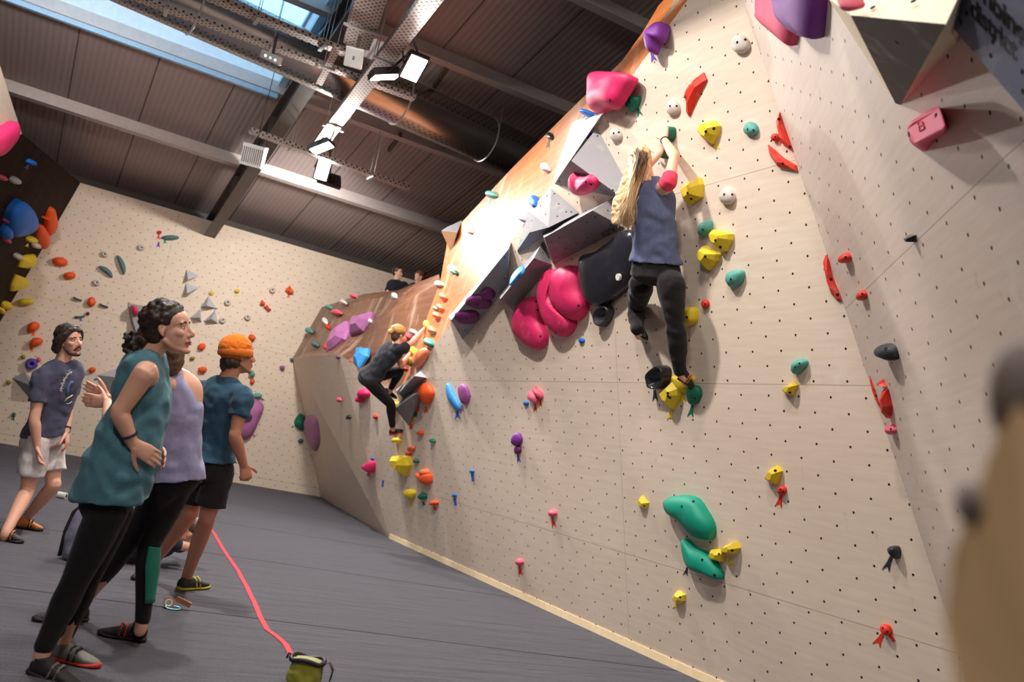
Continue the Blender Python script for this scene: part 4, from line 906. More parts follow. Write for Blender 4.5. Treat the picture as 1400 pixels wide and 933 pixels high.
# ---- back wall
B = BACK
for (x, y, w, h, rot, lab, col, shape, hh) in (
        (82, 358, 11, 6.2, 8, 'upper orange oval hold near the top left of the back wall', 'orange', 'oval', .16), (95, 377, 8.6, 5, -4, 'second orange oval hold near the top left of the back wall', 'orange', 'oval', .15),
        (35, 413, 11, 5, 0, 'yellow oval hold at the left edge of the back wall', 'yellow', 'oval', .14), (45, 447, 9.6, 6.6, -28, 'orange egg hold left of the bearded man, upper', 'orange', 'egg', .18),
        (49, 468, 10, 6, -22, 'orange egg hold left of the bearded man, lower', 'orange', 'egg', .18), (125, 413, 6, 6.6, 20, 'orange round hold between small teal holds', 'orange', 'oval', .14),
        (106, 409, 6.6, 3, 20, 'small knobbly teal hold left of the orange round hold', 'dteal', 'bone', .1), (142, 418, 6.6, 3, 20, 'small knobbly teal hold right of the orange round hold', 'dteal', 'bone', .1),
        (109, 433, 7, 3, -5, 'small knobbly teal hold above the bearded man', 'dteal', 'bone', .1), (145, 371, 12, 5.6, 38, 'left curved teal sausage hold', 'dteal', 'bean', .12), (166, 362, 14, 5.6, 70, 'right curved teal sausage hold', 'dteal', 'bean', .12),
        (233, 325, 12, 3.4, 0, 'straight teal bar hold near the top of the back wall', 'dteal', 'oval', .12), (218, 318, 3, 2.6, 0, 'small red hold left of the straight teal bar', 'red', 'oval', .08),
        (120, 429, 2.6, 2.6, 0, 'small plum hold above the small knobbly teal hold', 'plum', 'oval', .08), (32, 488, 3.2, 2.8, 0, 'small olive hold left of the violet ring', 'olive', 'oval', .08), (12, 523, 3.2, 2.8, 0, 'small olive hold left of the half hidden grey volume', 'olive', 'oval', .08),
        (53, 492, 3.4, 3.4, 0, 'small pink hold right of the violet ring', 'rose', 'oval', .08), (126, 506, 5, 3.6, -14, 'orange hold left above the clapping hands', 'orange', 'chunk', .12),
        (289, 401, 3.4, 2.6, 0, 'tiny yellow hold above the triangle of pyramids', 'yellow', 'oval', .08), (324, 398, 3.4, 2.8, 0, 'tiny yellow hold with yellow tape', 'yellow', 'oval', .08),
        (277, 506, 6, 4.2, -6, 'orange cup hold left of the beanie man\'s back', 'orange', 'chunk', .12), (276, 474, 5.4, 4.4, -22, 'orange hold in front of the woman\'s mouth', 'orange', 'chunk', .12), (345, 462, 5, 6, 10, 'orange hold touching the beanie', 'orange', 'drop', .14),
        (261, 515, 4, 5.4, 0, 'orange hold in front of the lavender top', 'orange', 'chunk', .12), (262, 525, 1.8, 2.4, 0, 'tiny orange hold below the orange hold by the lavender top', 'orange', 'oval', .06), (263, 490, 3.4, 2.4, -10, 'small olive hold between the two women and the beanie man', 'olive', 'chunk', .08),
        (344, 511, 4, 5.4, -15, 'teal round hold in front of the beanie man\'s chin', 'teal', 'egg', .12), (352, 541, 6.4, 3.6, 0, 'teal flat hold on top of the big mauve hold', 'teal', 'egg', .12), (345, 522, 3.4, 2.8, -30, 'small orange hold under the teal round hold', 'orange', 'chunk', .08),
        (386, 503, 3.4, 3, 0, 'small violet hold near the corner of the back wall', 'lilac', 'oval', .1), (399, 492, 2.4, 2.6, 0, 'small dark teal hold right at the corner of the brown facet', 'dteal', 'oval', .08),
        (19, 567, 3, 2.8, 0, 'small dark green hold left of the bearded man\'s arm', 'dkgreen', 'oval', .08), (341, 515, 1.6, 1.6, 0, 'tiny pale hold at the beanie man\'s collar', 'stone', 'oval', .05)):
    H(col, lab, B, shp(shape, x, y, w, h, rot), hh)
H('orange', 'orange cone hold highest at the right of the back wall', B, '390,398 396,390 402,399 401,402 394,402', .14, 'facet', chalk=.2)
H('orange', 'orange cone hold, left of the pair at the right of the back wall', B, '355,417 358,410 363,414 362,418', .12, 'facet', chalk=.2)
H('orange', 'orange cone hold, right of the pair at the right of the back wall', B, '361,420 365,417 371,424 367,426', .12, 'facet', chalk=.2)
def ring(x, y, R, r, col, lab, pl=B, hh=.05):
    t, u, n = frame(pl); c = hit(x, y, pl); sc = depth(c)/FPX; vs = []; N, K = 22, 10
    for i in range(N):
        a = 2*PI*i/N; d = t*math.cos(a)+u*math.sin(a)
        for j in range(K):
            b_ = 2*PI*j/K; vs.append(c+d*(R+r*math.cos(b_))*sc+n*(hh*.45+hh*.55*math.sin(b_)))
    fs = [[i*K+j, ((i+1) % N)*K+j, ((i+1) % N)*K+(j+1) % K, i*K+(j+1) % K] for i in range(N) for j in range(K)]
    o = mesh_obj('climbing_hold', vs, fs, hold_mat(col, RGB[col], .55, .3), None, True); fix_normals(o); setp(o, lab, 'climbing hold')
    d = disc(c+n*.01, n, R*.8*sc, 'bolt_recess', M_hole if col != 'stone' else plain('stone_recess', (150, 140, 132)), None, 12); d.parent = o; return o
for (x, y, lab) in ((143, 348, 'beige ring hold above the left curved teal sausage'), (193, 339, 'beige ring hold left below the straight teal bar'), (132, 387, 'beige ring hold below the left curved teal sausage'), (311, 414, 'beige ring hold right of the triangle of pyramids, upper'),
                    (304, 438, 'beige ring hold right of the triangle of pyramids, lower'), (338, 434, 'beige ring hold above the beanie'), (372, 397, 'beige ring hold left of the highest orange cone')):
    ring(x, y, 2.6, 1.7, 'stone', lab, B, .08)
ring(43, 498, 4.6, 3.2, 'violet', 'violet ring hold left of the bearded man', B, .14)
o = H('mauve', 'big mauve hold with a dark pocket, in front of the beanie man', B, '326,580 328,563 334,552 344,547 356,549 361,557 355,572 347,590 338,600 331,599 327,592', .2, a=3, chalk=.25)
d = disc(hit(338, 571, (B[0]+B[1]*.2, B[1])), B[1], .09, 'pocket', plain('pocket_dark', (70, 34, 60)), None, 16, .012); d.parent = o
for (c, x0, y0, x1, y1, lab) in (('orange', 46, 453, 45, 461, 'orange tape under the upper orange egg hold'), ('orange', 42, 474, 44, 483, 'orange tape under the lower orange egg hold'), ('red', 217, 321, 216, 328, 'red tape left of the straight teal bar'),
                                 ('violet', 217, 331, 216, 339, 'violet tape below the small red hold by the teal bar'), ('green', 225, 328, 226, 334, 'green tape below the straight teal bar'), ('blue', 110, 436, 111, 440, 'blue tape under the small knobbly teal hold'), ('yellow', 324, 402, 324, 406, 'yellow tape under the tiny yellow hold'),
                                 ('orange', 395, 403, 394, 408, 'orange tape under the highest orange cone hold'), ('dkgreen', 19, 570, 17, 576, 'green tape under the small dark green hold by the bearded man'), ('blue', 128, 520, 134, 518, 'blue tape left of the pale volume'), ('red', 133, 529, 137, 534, 'red tape above the clapping hands'),
                                 ('blue', 294, 421, 296, 424, 'blue tape dot on the triangle of pyramids'), ('dkgreen', 358, 545, 360, 549, 'green tape below the teal flat hold'), ('mauve', 346, 594, 349, 599, 'mauve tape below the big mauve hold'), ('blue', 177, 416, 179, 420, 'blue tape dot on the grey volume behind the woman')):
    tape(c, lab, B, x0, y0, x1, y1, 4.5)
# ---- left overhang
Lf = LEFTB
H('blue', 'big blue teardrop hold on the dark brown overhang', Lf, '31,275 41,284 46,294 46,308 38,318 22,324 14,320 12,308 15,293 23,280', .24, a=2.6, chalk=.06)
H('blue', 'small blue hold left of the big blue teardrop', Lf, '3,318 9,307 13,310 14,322 9,327 4,325', .14, chalk=.1)
H('orange', 'right one of two orange spindle holds on the brown overhang', Lf, '72,284 76,298 74,312 67,322 64,318 65,300', .14, chalk=.1)
H('orange', 'left one of two orange spindle holds on the brown overhang', Lf, '57,308 62,314 66,325 65,335 60,341 55,335 53,318', .14, chalk=.1)
H('yellow', 'upper large yellow block hold on the brown overhang', Lf, '27,366 30,354 37,350 49,349 50,355 45,362 38,368', .13, 'facet', chalk=.1)
H('yellow', 'lower large yellow block hold on the brown overhang', Lf, '16,399 17,391 23,376 39,382 39,387 30,395', .13, 'facet', chalk=.1)
for (x, y, w, h, lab, col) in ((44, 328, 6.6, 4, 'yellow oval hold right below the big blue teardrop', 'yellow'), (50, 336, 4.6, 4, 'beige hold right of the yellow oval on the overhang', 'stone'), (25, 351, 4.8, 4, 'beige hold left of the upper large yellow block', 'stone'),
        (10, 418, 6, 5.6, 'yellow round hold low on the brown overhang', 'yellow'), (2, 425, 3, 4.4, 'yellow hold at the left frame edge, low on the overhang', 'yellow'), (21, 247, 5.4, 4.6, 'beige hold high on the brown overhang', 'stone'), (3, 243, 4, 3.4, 'rose hold high at the left frame edge', 'rose'),
        (43, 222, 4.6, 3.4, 'small blue hold highest on the brown overhang', 'blue'), (10, 302, 3.4, 3, 'rose hold left of the big blue teardrop', 'rose'), (10, 329, 3, 3, 'rose hold under the small blue hold', 'rose'), (62, 298, 2.6, 1.6, 'tiny orange hold left of the right spindle hold', 'orange')):
    H(col, lab, Lf, shp('egg', x, y, w, h), .1)
tape('blue', 'blue tape below the small blue hold on the overhang', Lf, 39, 226, 35, 231, 4); tape('yellow', 'yellow tape below the yellow oval on the overhang', Lf, 38, 333, 36, 338, 4)
H('pink', 'large magenta hold on the pale panel at the left frame edge', PALE, '-14,190 0,177 19,166 23,172 21,187 10,204 0,213 -14,216', .16, chalk=.15, a=3)
# ------------------------------------------------------------------ people
def lerp(a, b, t): return np.array(a, float)*(1-t)+np.array(b, float)*t
def cr_path(pts, k=5):
    """smooth path with values through (point, radius...) rows"""
    pts = [np.concatenate([np.array(p, float), np.atleast_1d(np.array(r, float))]) for p, r in pts]; n = len(pts); out = []
    for i in range(n-1):
        p0, p1, p2, p3 = pts[max(i-1, 0)], pts[i], pts[i+1], pts[min(i+2, n-1)]
        for j in range(k):
            t = j/k; out.append(.5*((2*p1)+(-p0+p2)*t+(2*p0-5*p1+4*p2-p3)*t*t+(-p0+3*p1-3*p2+p3)*t**3))
    out.append(pts[-1]); return out
X3 = np.eye(3)
def limb(mb, rows, k=5, n=14, caps=(1, 1)):
    q = cr_path(rows, k); pts = [r[:3] for r in q]; rad = [r[3] for r in q]
    mb.tube(pts, rad, n)
    for c, i in ((caps[0], 0), (caps[1], -1)):
        if c: mb.ball(pts[i], *X3, rad[i], rad[i], rad[i], 12, 8)
def loft(mb, secs, n=26, k=4, p=2.3):
    """secs: rows of (centre, lateral axis, front axis, half width, front half depth, back half depth)"""
    rows = []
    for c, x, y, w, df, db in secs: rows.append((np.concatenate([np.array(c, float), np.array(x, float), np.array(y, float)]), (w, df, db)))
    q = cr_path(rows, k); vs = []; m = len(q)
    for r in q:
        c, x, y = r[:3], _n(r[3:6]), r[6:9]; y = _n(y-x*(x@y)); w, df, db = r[9:12]
        for i in range(n):
            a = 2*PI*i/n; ca, sa = math.cos(a), math.sin(a); s = (abs(ca)**p+abs(sa)**p)**(-1/p)
            vs.append(c+x*ca*s*w+y*sa*s*(df if sa > 0 else db))
    fs = [[i*n+j, i*n+(j+1) % n, (i+1)*n+(j+1) % n, (i+1)*n+j] for i in range(m-1) for j in range(n)]
    fs += [list(range(n))[::-1], [(m-1)*n+j for j in range(n)]]
    mb.add(vs, fs)
def fuse(mb, name, mat, parent, voxel=.006, smooth=4, disp=None):
    """one continuous closed surface out of overlapping shapes"""
    me = bpy.data.meshes.new('tmp'); me.from_pydata(mb.v, [], mb.f); me.validate()
    bm = bmesh.new(); bm.from_mesh(me); bmesh.ops.recalc_face_normals(bm, faces=bm.faces); bm.to_mesh(me); bm.free()
    o = bpy.data.objects.new('tmp', me); link(o)
    r = o.modifiers.new('r', 'REMESH'); r.mode = 'VOXEL'; r.voxel_size = voxel; r.use_smooth_shade = True
    if smooth: s = o.modifiers.new('s', 'SMOOTH'); s.factor = .5; s.iterations = smooth
    bpy.context.view_layer.update()
    m2 = bpy.data.meshes.new_from_object(o.evaluated_get(bpy.context.evaluated_depsgraph_get()))
    bpy.data.objects.remove(o); bpy.data.meshes.remove(me); m2.name = name
    if disp:
        nr_ = [v.normal.copy() for v in m2.vertices]
        for v, q in zip(m2.vertices, nr_): v.co = v.co+q*disp(v.co)
    m2.materials.clear(); m2.materials.append(mat); m2.polygons.foreach_set('use_smooth', [True]*len(m2.polygons)); m2.update()
    o = bpy.data.objects.new(name, m2); link(o)
    if parent: adopt(o, parent)
    return o
def folds(amp, sx=9., seed=0., dirn=(.3, .2, 1.)):
    d = Vector(dirn).normalized()
    def f(co):
        q = co*sx*.55+Vector((seed, seed*.7, -seed)); w = noise.noise(q)*1.6
        return amp*(math.sin((co.dot(d)*sx+w*3.2))*.55+noise.noise(co*sx*1.1+Vector((seed, 0, 0)))*.9-.1)
    return f
def hand(mb, w, d, pn, thumb, curl=.5, sc=1., spread=.1, curls=None, thumb_in=.3):
    """palm, four unequal bent fingers and a thumb leaving the side of the palm"""
    d = _n(d); pn = _n(np.array(pn)-d*(np.array(pn)@d)); t = _n(np.cross(d, pn)); t = t if t@np.array(thumb) > 0 else -t; w = np.array(w, float)
    loft(mb, [(w-d*.012*sc, t, pn, .026*sc, .02*sc, .02*sc), (w+d*.02*sc, t, pn, .032*sc, .017*sc, .016*sc), (w+d*.06*sc, t, pn, .04*sc, .015*sc, .014*sc), (w+d*.092*sc, t, pn, .04*sc, .011*sc, .011*sc)], 16, 3)
    for i, L in enumerate((.072, .080, .074, .058)):
        o_ = (1.5-i)*.0205; b = w+d*(.088-.006*abs(i-1))*sc+t*o_*sc; dd = _n(d+t*o_*spread*14); c = curls[i] if curls else curl
        rows = [(b-dd*.012*sc, .0095*sc), (b, .0092*sc)]; ang = 0; p = b
        for k, (f, a) in enumerate(((.46, .55), (.30, .8), (.24, .5))):
            ang += a*c; v = dd*math.cos(ang)+pn*math.sin(ang); p = p+v*L*f*sc; rows.append((p, (.0086, .0080, .0068)[k]*sc))
        limb(mb, rows, 3, 9)
    b = w+d*.022*sc+t*.026*sc; v = _n(d*.62+t*.75+pn*thumb_in); p1 = b+v*.042*sc; p2 = p1+_n(v+pn*.25*curl+d*.35)*.034*sc; p3 = p2+_n(v*.7+pn*.5*curl+d*.5)*.024*sc
    limb(mb, [(b-v*.012*sc, .0145*sc), (p1, .0118*sc), (p2, .0105*sc), (p3, .0082*sc)], 3, 10)
def head_shapes(mb, c, f, u, sc=1., nose=1., ears=True, jaw=1.):
    f = _n(f); u = _n(np.array(u)-f*(np.array(u)@f)); s = np.cross(u, f); c = np.array(c, float)
    A = lambda a, b, e=0.: c+(f*a+u*b+s*e)*sc
    def E(a, b, e, ra, rb, re): mb.ball(A(a, b, e), f, s, u, ra*sc, re*sc, rb*sc, 18, 12)
    E(-.014, .034, 0, .094, .084, .074); E(.028, -.026, 0, .060, .088, .060); E(.022, .035, 0, .066, .06, .066)
    E(.030, -.076, 0, .048, .034, .046*jaw)
    for k in (-1, 1):
        limb(mb, [(A(-.004, -.05, k*.051), .013*sc), (A(.034, -.082, k*.037), .013*sc), (A(.064, -.100, k*.012), .0125*sc)], 4, 10)
        E(.058, -.022, k*.040, .022, .02, .022); E(.070, .023, k*.026, .016, .009, .026)
        E(.089, -.036, k*.0105, .011*nose, .009, .009)
        if ears:
            limb(mb, [(A(-.003, .014, k*.073), .006*sc), (A(-.013, .008, k*.079), .0065*sc), (A(-.012, -.01, k*.079), .0065*sc), (A(-.002, -.031, k*.072), .006*sc)], 3, 8)
            E(-.004, -.006, k*.072, .012, .02, .005)
    E(.074, -.103, 0, .017, .015, .021)
    limb(mb, [(A(.080, .020), .009*sc), (A(.091*1., -.006), .0095*sc), (A(.089+.016*nose, -.028), .0105*sc), (A(.092+.010*nose, -.036), .0095*sc)], 4, 10)
    E(.084, -.0605, 0, .0095, .0062, .021); E(.0825, -.0735, 0, .0095, .0072, .0185); E(.080, -.05, 0, .01, .01, .02)
    return A, f, u, s
M_eyew = plain('eye_white', (226, 222, 216), .25, 0, .02); M_iris = plain('iris_brown', (52, 36, 26), .2)
SKIN_LID = skin('skin_lid', (186, 132, 108))
def eyes(A, f, u, s, root, sc, lid):
    for k in (-1, 1):
        c = A(.0700, .0015, k*.031); o = MB().ball(c, s, u, f, .0125*sc, .0095*sc, .0115*sc, 14, 10).build('eye', M_eyew, root, True)
        i = MB().ball(c+f*.0072*sc, s, u, f, .0066*sc, .0070*sc, .0052*sc, 12, 8).build('iris', M_iris, None, True); i.parent = o
        i.matrix_parent_inverse = Matrix()
        ld = MB(); limb(ld, [(A(.074, .008, k*.018), .0035*sc), (A(.0805, .0115, k*.031), .0045*sc), (A(.071, .007, k*.045), .0035*sc)], 4, 8); ld.build('eyelid', SKIN_LID, root, True)
        b = MB(); limb(b, [(A(.0815, .022, k*.014), .0042*sc), (A(.083, .0265, k*.03), .0045*sc), (A(.072, .021, k*.047), .003*sc)], 4, 8); b.build('eyebrow', lid, root, True)
def lips(A, f, u, s, root, sc, mat):
    b = MB(); limb(b, [(A(.080, -.066, -.021), .003*sc), (A(.091, -.0625, -.009), .0048*sc), (A(.0915, -.064, 0), .0046*sc), (A(.091, -.0625, .009), .0048*sc), (A(.080, -.066, .021), .003*sc)], 3, 8)
    limb(b, [(A(.080, -.0672, -.02), .003*sc), (A(.0895, -.0722, 0), .0062*sc), (A(.080, -.0672, .02), .003*sc)], 4, 8); b.build('lips', mat, root, True)
def hair_mat(name, rgb, hi, stretch=(30, 30, 6)):
    if name in _mats: return _mats[name]
    t = NT(name); p = t.obj(); a = t.noise(t.stretch(p, stretch), 3., 4, .7); col = t.mix(t.ramp(a, .35, .7), srgb(*rgb), srgb(*hi))
    t.bump(a, .6, .006); _mats[name] = t.set(col, .42, 0, .5); return _mats[name]
def shoe(root, heel, toe, up, col, sole_col, ankle=None, sc=1., name='climbing_shoe', accent=None):
    """low climbing shoe: pointed toe, rubber sole and rand, strap"""
    heel, toe = np.array(heel, float), np.array(toe, float); d = _n(toe-heel); up = _n(np.array(up)-d*(np.array(up)@d)); s = np.cross(d, up); L = np.linalg.norm(toe-heel)
    mb = MB(); q = lambda t, h: heel+d*L*t+up*h*sc
    loft(mb, [(q(-.0, .036), s, up, .018*sc, .03*sc, .028*sc), (q(.06, .04), s, up, .03*sc, .04*sc, .032*sc), (q(.25, .046), s, up, .035*sc, .045*sc, .038*sc), (q(.45, .04), s, up, .038*sc, .036*sc, .033*sc), (q(.7, .032), s, up, .045*sc, .022*sc, .026*sc), (q(.9, .025), s, up, .034*sc, .015*sc, .019*sc), (q(1.0, .022), s, up, .014*sc, .008*sc, .012*sc)], 20, 4)
    if ankle is not None: limb(mb, [(q(.2, .05), .038*sc), (lerp(q(.2, .07), ankle, .55), .040*sc)], 3, 14, (1, 0))
    o = fuse(mb, name, col, root, .006, 3)
    sb = MB(); loft(sb, [(q(-.015, .014), s, up, .02*sc, .014*sc, .014*sc), (q(.1, .012), s, up, .034*sc, .013*sc, .012*sc), (q(.4, .012), s, up, .037*sc, .01*sc, .012*sc), (q(.7, .011), s, up, .049*sc, .012*sc, .011*sc), (q(.92, .012), s, up, .037*sc, .018*sc, .012*sc), (q(1.02, .014), s, up, .014*sc, .012*sc, .012*sc)], 20, 4)
    so = sb.build('sole', sole_col, None, True); so.parent = o
    if accent:
        st = MB()
        for tt in (.42, .54): st.tube([q(tt, .02)+s*.043*sc, q(tt, .07)+s*.024*sc, q(tt+.02, .08), q(tt, .07)-s*.024*sc, q(tt, .02)-s*.043*sc], (.006*sc), 6)
        a = st.build('strap', accent, None, True); a.parent = o
    return o
def strands(name, mat, root, paths, r0=.004, r1=.0015, n=5):
    b = MB()
    for pts in paths:
        m = len(pts); b.tube(pts, [r0*(1-i/(m-1))+r1*i/(m-1) for i in range(m)], n)
    return b.build(name, mat, root, True)
def person(label, base, group=None):
    r = empty('person', base); return setp(r, label, 'person', group)
def arm_rows(S, E_, Wr, k=1.):
    return [(S, .050*k), (lerp(S, E_, .35), .046*k), (lerp(S, E_, .8), .039*k), (E_, .0385*k), (lerp(E_, Wr, .22), .041*k), (lerp(E_, Wr, .6), .034*k), (Wr, .0265*k)]
def leg_rows(Hp, Kn, An, k=1.):
    return [(Hp, .084*k), (lerp(Hp, Kn, .4), .076*k), (lerp(Hp, Kn, .85), .057*k), (Kn, .054*k), (lerp(Kn, An, .3), .055*k), (lerp(Kn, An, .7), .042*k), (An, .036*k)]
def torso_secs(Pv, Wa, Ch, Nk, xh, xs, yh, ys, k=1., g=0., belly=1., wk=1.):
    """pelvis, waist, chest, neck base; lateral and front axes at hips and shoulders; g = cloth allowance"""
    xm = _n(np.array(xh)+np.array(xs)); ym = _n(np.array(yh)+np.array(ys)); dn = _n(np.array(Pv)-np.array(Wa)); up = _n(np.array(Nk)-np.array(Ch))
    return [(np.array(Pv)+dn*.09, xh, yh, .11*k*wk+g, .07*k+g, .075*k+g), (np.array(Pv)+dn*.03, xh, yh, .16*k*wk+g, .10*k+g, .115*k+g), (Pv, xh, yh, .162*k*wk+g, .105*k+g, .115*k+g), (Wa, xm, ym, .135*k*wk+g, .1*k*belly+g, .092*k+g),
            (Ch, xs, ys, .155*k+g, .108*k+g, .1*k+g), (lerp(Ch, Nk, .55), xs, ys, .168*k+g, .09*k+g, .092*k+g), (lerp(Ch, Nk, .88), xs, ys, .12*k+g, .06*k+g, .066*k+g), (np.array(Nk)+up*.01, xs, ys, .06*k+g*.5, .05*k+g*.5, .055*k+g*.5)]
UPV = np.array([0, 0, 1.])
CR = RW[:, 0]; CDN = RW[:, 1]
def img(dx, dy, dz=0.): return _n(CR*dx+CDN*dy+FWD*dz)          # direction given as seen in the picture: right, down, away
S_fair = skin('skin_fair', (226, 174, 148)); S_tan = skin('skin_tan', (190, 132, 104)); S_pale = skin('skin_pale', (232, 184, 158))
M_lips = plain('lips_rose', (176, 92, 84), .4)
K_blk = cloth('black_leggings', (30, 27, 28)); K_blk2 = cloth('black_cotton', (36, 33, 34)); K_teal = cloth('teal_cotton', (84, 128, 140)); K_lav = cloth('lavender_cotton', (158, 154, 186))
K_grey = cloth('slate_cotton', (78, 78, 98)); K_navy = cloth('petrol_cotton', (50, 80, 100)); K_short = cloth('light_grey_cotton', (206, 198, 196)); K_jean = cloth('indigo_cotton', (88, 94, 124)); K_coral = cloth('coral_cotton', (226, 66, 92)); K_green = cloth('green_mesh', (40, 118, 100))
R_blk = plain('black_rubber', (34, 31, 31), .55); R_dk = plain('shoe_black', (44, 40, 40), .7); R_red = plain('shoe_red', (196, 52, 40), .55); R_yel = plain('shoe_yellow', (176, 164, 44), .6); R_org = plain('shoe_orange', (206, 120, 48), .6); R_gry = plain('shoe_grey', (120, 112, 108), .7)
def gfoot(px_, py_): return hit(px_, py_, FLOOR)

# ---------- dark-haired woman in front, hand on hip
def woman_front():
    fa, fb = gfoot(66, 926), gfoot(97, 907); ga, gb = depth(fa), depth(fb)
    D = 4.08; r = person('person in a loose teal sleeveless top, hand on hip, dark curly hair in a bun', gfoot(84, 916))
    Pv, Wa, Ch, Nk = P(150, 684, D), P(168, 622, D), P(189, 556, D), P(203, 482, D)
    y = img(1, .12, .16); x = img(.16, .0, -1)                       # front, near side
    Sn, Sf = P(199, 509, D-.165), P(216, 505, D+.165); En, Wn = P(163, 564, D-.2), P(180, 604, D-.16)
    Ef, Wf = P(176, 566, D+.24), P(206, 606, D+.16)
    b = MB(); loft(b, torso_secs(Pv, Wa, Ch, Nk, x, x, y, y, .92))
    limb(b, [(Nk-UPV*.03, .056), (lerp(Nk, P(224, 462, D), .55), .05), (P(225, 462, D), .052)])
    A, f, u, s = head_shapes(b, P(231, 450, D), img(1, -.05, .02), img(-.08, -1, 0), 1.0)
    for S, E1, W1 in ((Sn, En, Wn), (Sf, Ef, Wf)):
        limb(b, [(lerp(Ch, S, .6)+UPV*.04, .06)]+arm_rows(S, E1, W1, .98))
    hand(b, Wn+img(.4, .6, .1)*.012, img(.72, .62, .35), img(-.3, .2, 1), img(.2, .9, 0), .45, .95)
    hand(b, Wf, img(.7, .6, -.3), img(-.3, .2, -1), img(.2, .9, 0), .45, .95)
    Hn, Hf = P(147, 700, D-.08), P(155, 700, D+.08); Kn, Kf = P(99, 803, D-.1), P(117, 796, D+.06)
    An, Af = fa+UPV*.085-img(1, .3, 0)*.05, fb+UPV*.085-img(1, .3, 0)*.06
    for h_, k_, a_ in ((Hn, Kn, An), (Hf, Kf, Af)): limb(b, leg_rows(h_, k_, a_, .95)+[(a_-UPV*.05, .03)])
    fuse(b, 'body', S_fair, r, .0048, 4)
    eyes(A, f, u, s, r, 1., plain('brow_dark', (44, 30, 24))); lips(A, f, u, s, r, 1., M_lips)
    # sports top under the shirt
    t = MB(); ss = torso_secs(Pv, Wa, Ch, Nk, x, x, y, y, .92, .006)
    loft(t, [(lerp(Wa, Ch, .75),)+ss[4][1:], ss[4], (lerp(Ch, Nk, .3),)+ss[4][1:]]); fuse(t, 'sports_top', K_blk, r, .008, 2)
    # loose sleeveless shirt
    t = MB(); g = .03
    hem = lerp(Pv, P(152, 676, D), 1.)+_n(Pv-Wa)*.015
    loft(t, [(hem, x, y, .2, .165, .165), (lerp(Pv, Wa, .35), x, y, .198, .16, .165), (Wa, x, y, .185, .16, .15), (lerp(Wa, Ch, .5), x, y, .165, .15, .14), (Ch+y*.01, x, y, .15, .13, .122), (lerp(Ch, Nk, .5), x, y, .158, .105, .12), (lerp(Ch, Nk, .78), x, y, .16, .085, .1), (lerp(Ch, Nk, .95), x, y, .13, .068, .085), (lerp(Ch, Nk, 1.04), x, y, .085, .055, .068)], 30, 5)
    fuse(t, 'sleeveless_shirt', K_teal, r, .007, 3, folds(.011, 15., 1., (.55, -.35, .5)))
    # leggings
    t = MB(); loft(t, [(q[0], q[1], q[2], q[3]+.006, q[4]+.006, q[5]+.006) for q in torso_secs(Pv, Wa, Ch, Nk, x, x, y, y, .94)[:4]])
    for h_, k_, a_ in ((Hn, Kn, An), (Hf, Kf, Af)): limb(t, [(p_, rr+.008) for p_, rr in leg_rows(h_, k_, a_+UPV*.03, .95)], 5, 16)
    fuse(t, 'leggings', K_blk, r, .008, 3)
    # hair: cap of curls and a low bun
    t = MB(); rnd = random.Random(3); S_ = lambda a, bb, e: A(a, bb, e)
    t.ball(A(-.022, .045), f, s, u, .1, .08, .088, 18, 12); t.ball(A(-.05, -.01), f, s, u, .066, .072, .075, 16, 10)
    for i in range(170):
        th = rnd.uniform(-PI, PI); ph = rnd.uniform(.0, 2.1)
        a_, e_, b_ = math.sin(ph)*math.cos(th), math.sin(ph)*math.sin(th), math.cos(ph)
        if a_ > .42 and b_ < .62: continue
        if b_ < -.2 and a_ > -.2: continue
        q = A(-.022+a_*.098, .042+b_*.086, e_*.079); rr = rnd.uniform(.009, .016); t.ball(q, f, s, u, rr*1.4, rr, rr, 8, 6)
    bc = P(188, 470, D-.02)
    limb(t, [(A(-.09, -.035, .0), .045), (bc, .05)])
    for i in range(80):
        v = _n([rnd.gauss(0, 1) for _ in range(3)]); q = bc+v*rnd.uniform(.045, .066); rr = rnd.uniform(.009, .015); t.ball(q, f, s, u, rr, rr, rr, 8, 6)
    h = fuse(t, 'hair', hair_mat('hair_dark_curly', (30, 21, 18), (74, 52, 42), (14, 14, 14)), r, .0055, 2)
    band = MB(); dirw = _n(Wn-En); band.tube([Wn-dirw*.03+(_n(np.cross(dirw, (0, 0, 1)))*math.cos(q)+np.cross(dirw, _n(np.cross(dirw, (0, 0, 1))))*math.sin(q))*.032 for q in np.linspace(0, 2*PI, 20)], .006, 6); band.build('wristband', plain('wristband_dark', (40, 34, 66)), r, True)
    er = MB().ball(A(-.002, -.042, .078), f, s, u, .005, .004, .006, 8, 6).build('earring', plain('silver', (200, 200, 205), .2, .9), r, True)
    shoe(r, fa-img(1, .2, 0)*.09, fa+img(1, .45, -.05)*.15, UPV, R_dk, R_blk, An, .98, accent=R_gry)
    shoe(r, fb-img(1, .15, 0)*.10, fb+img(1, .2, .0)*.13, UPV, R_gry, R_red, Af, .98, accent=R_dk)
woman_front()
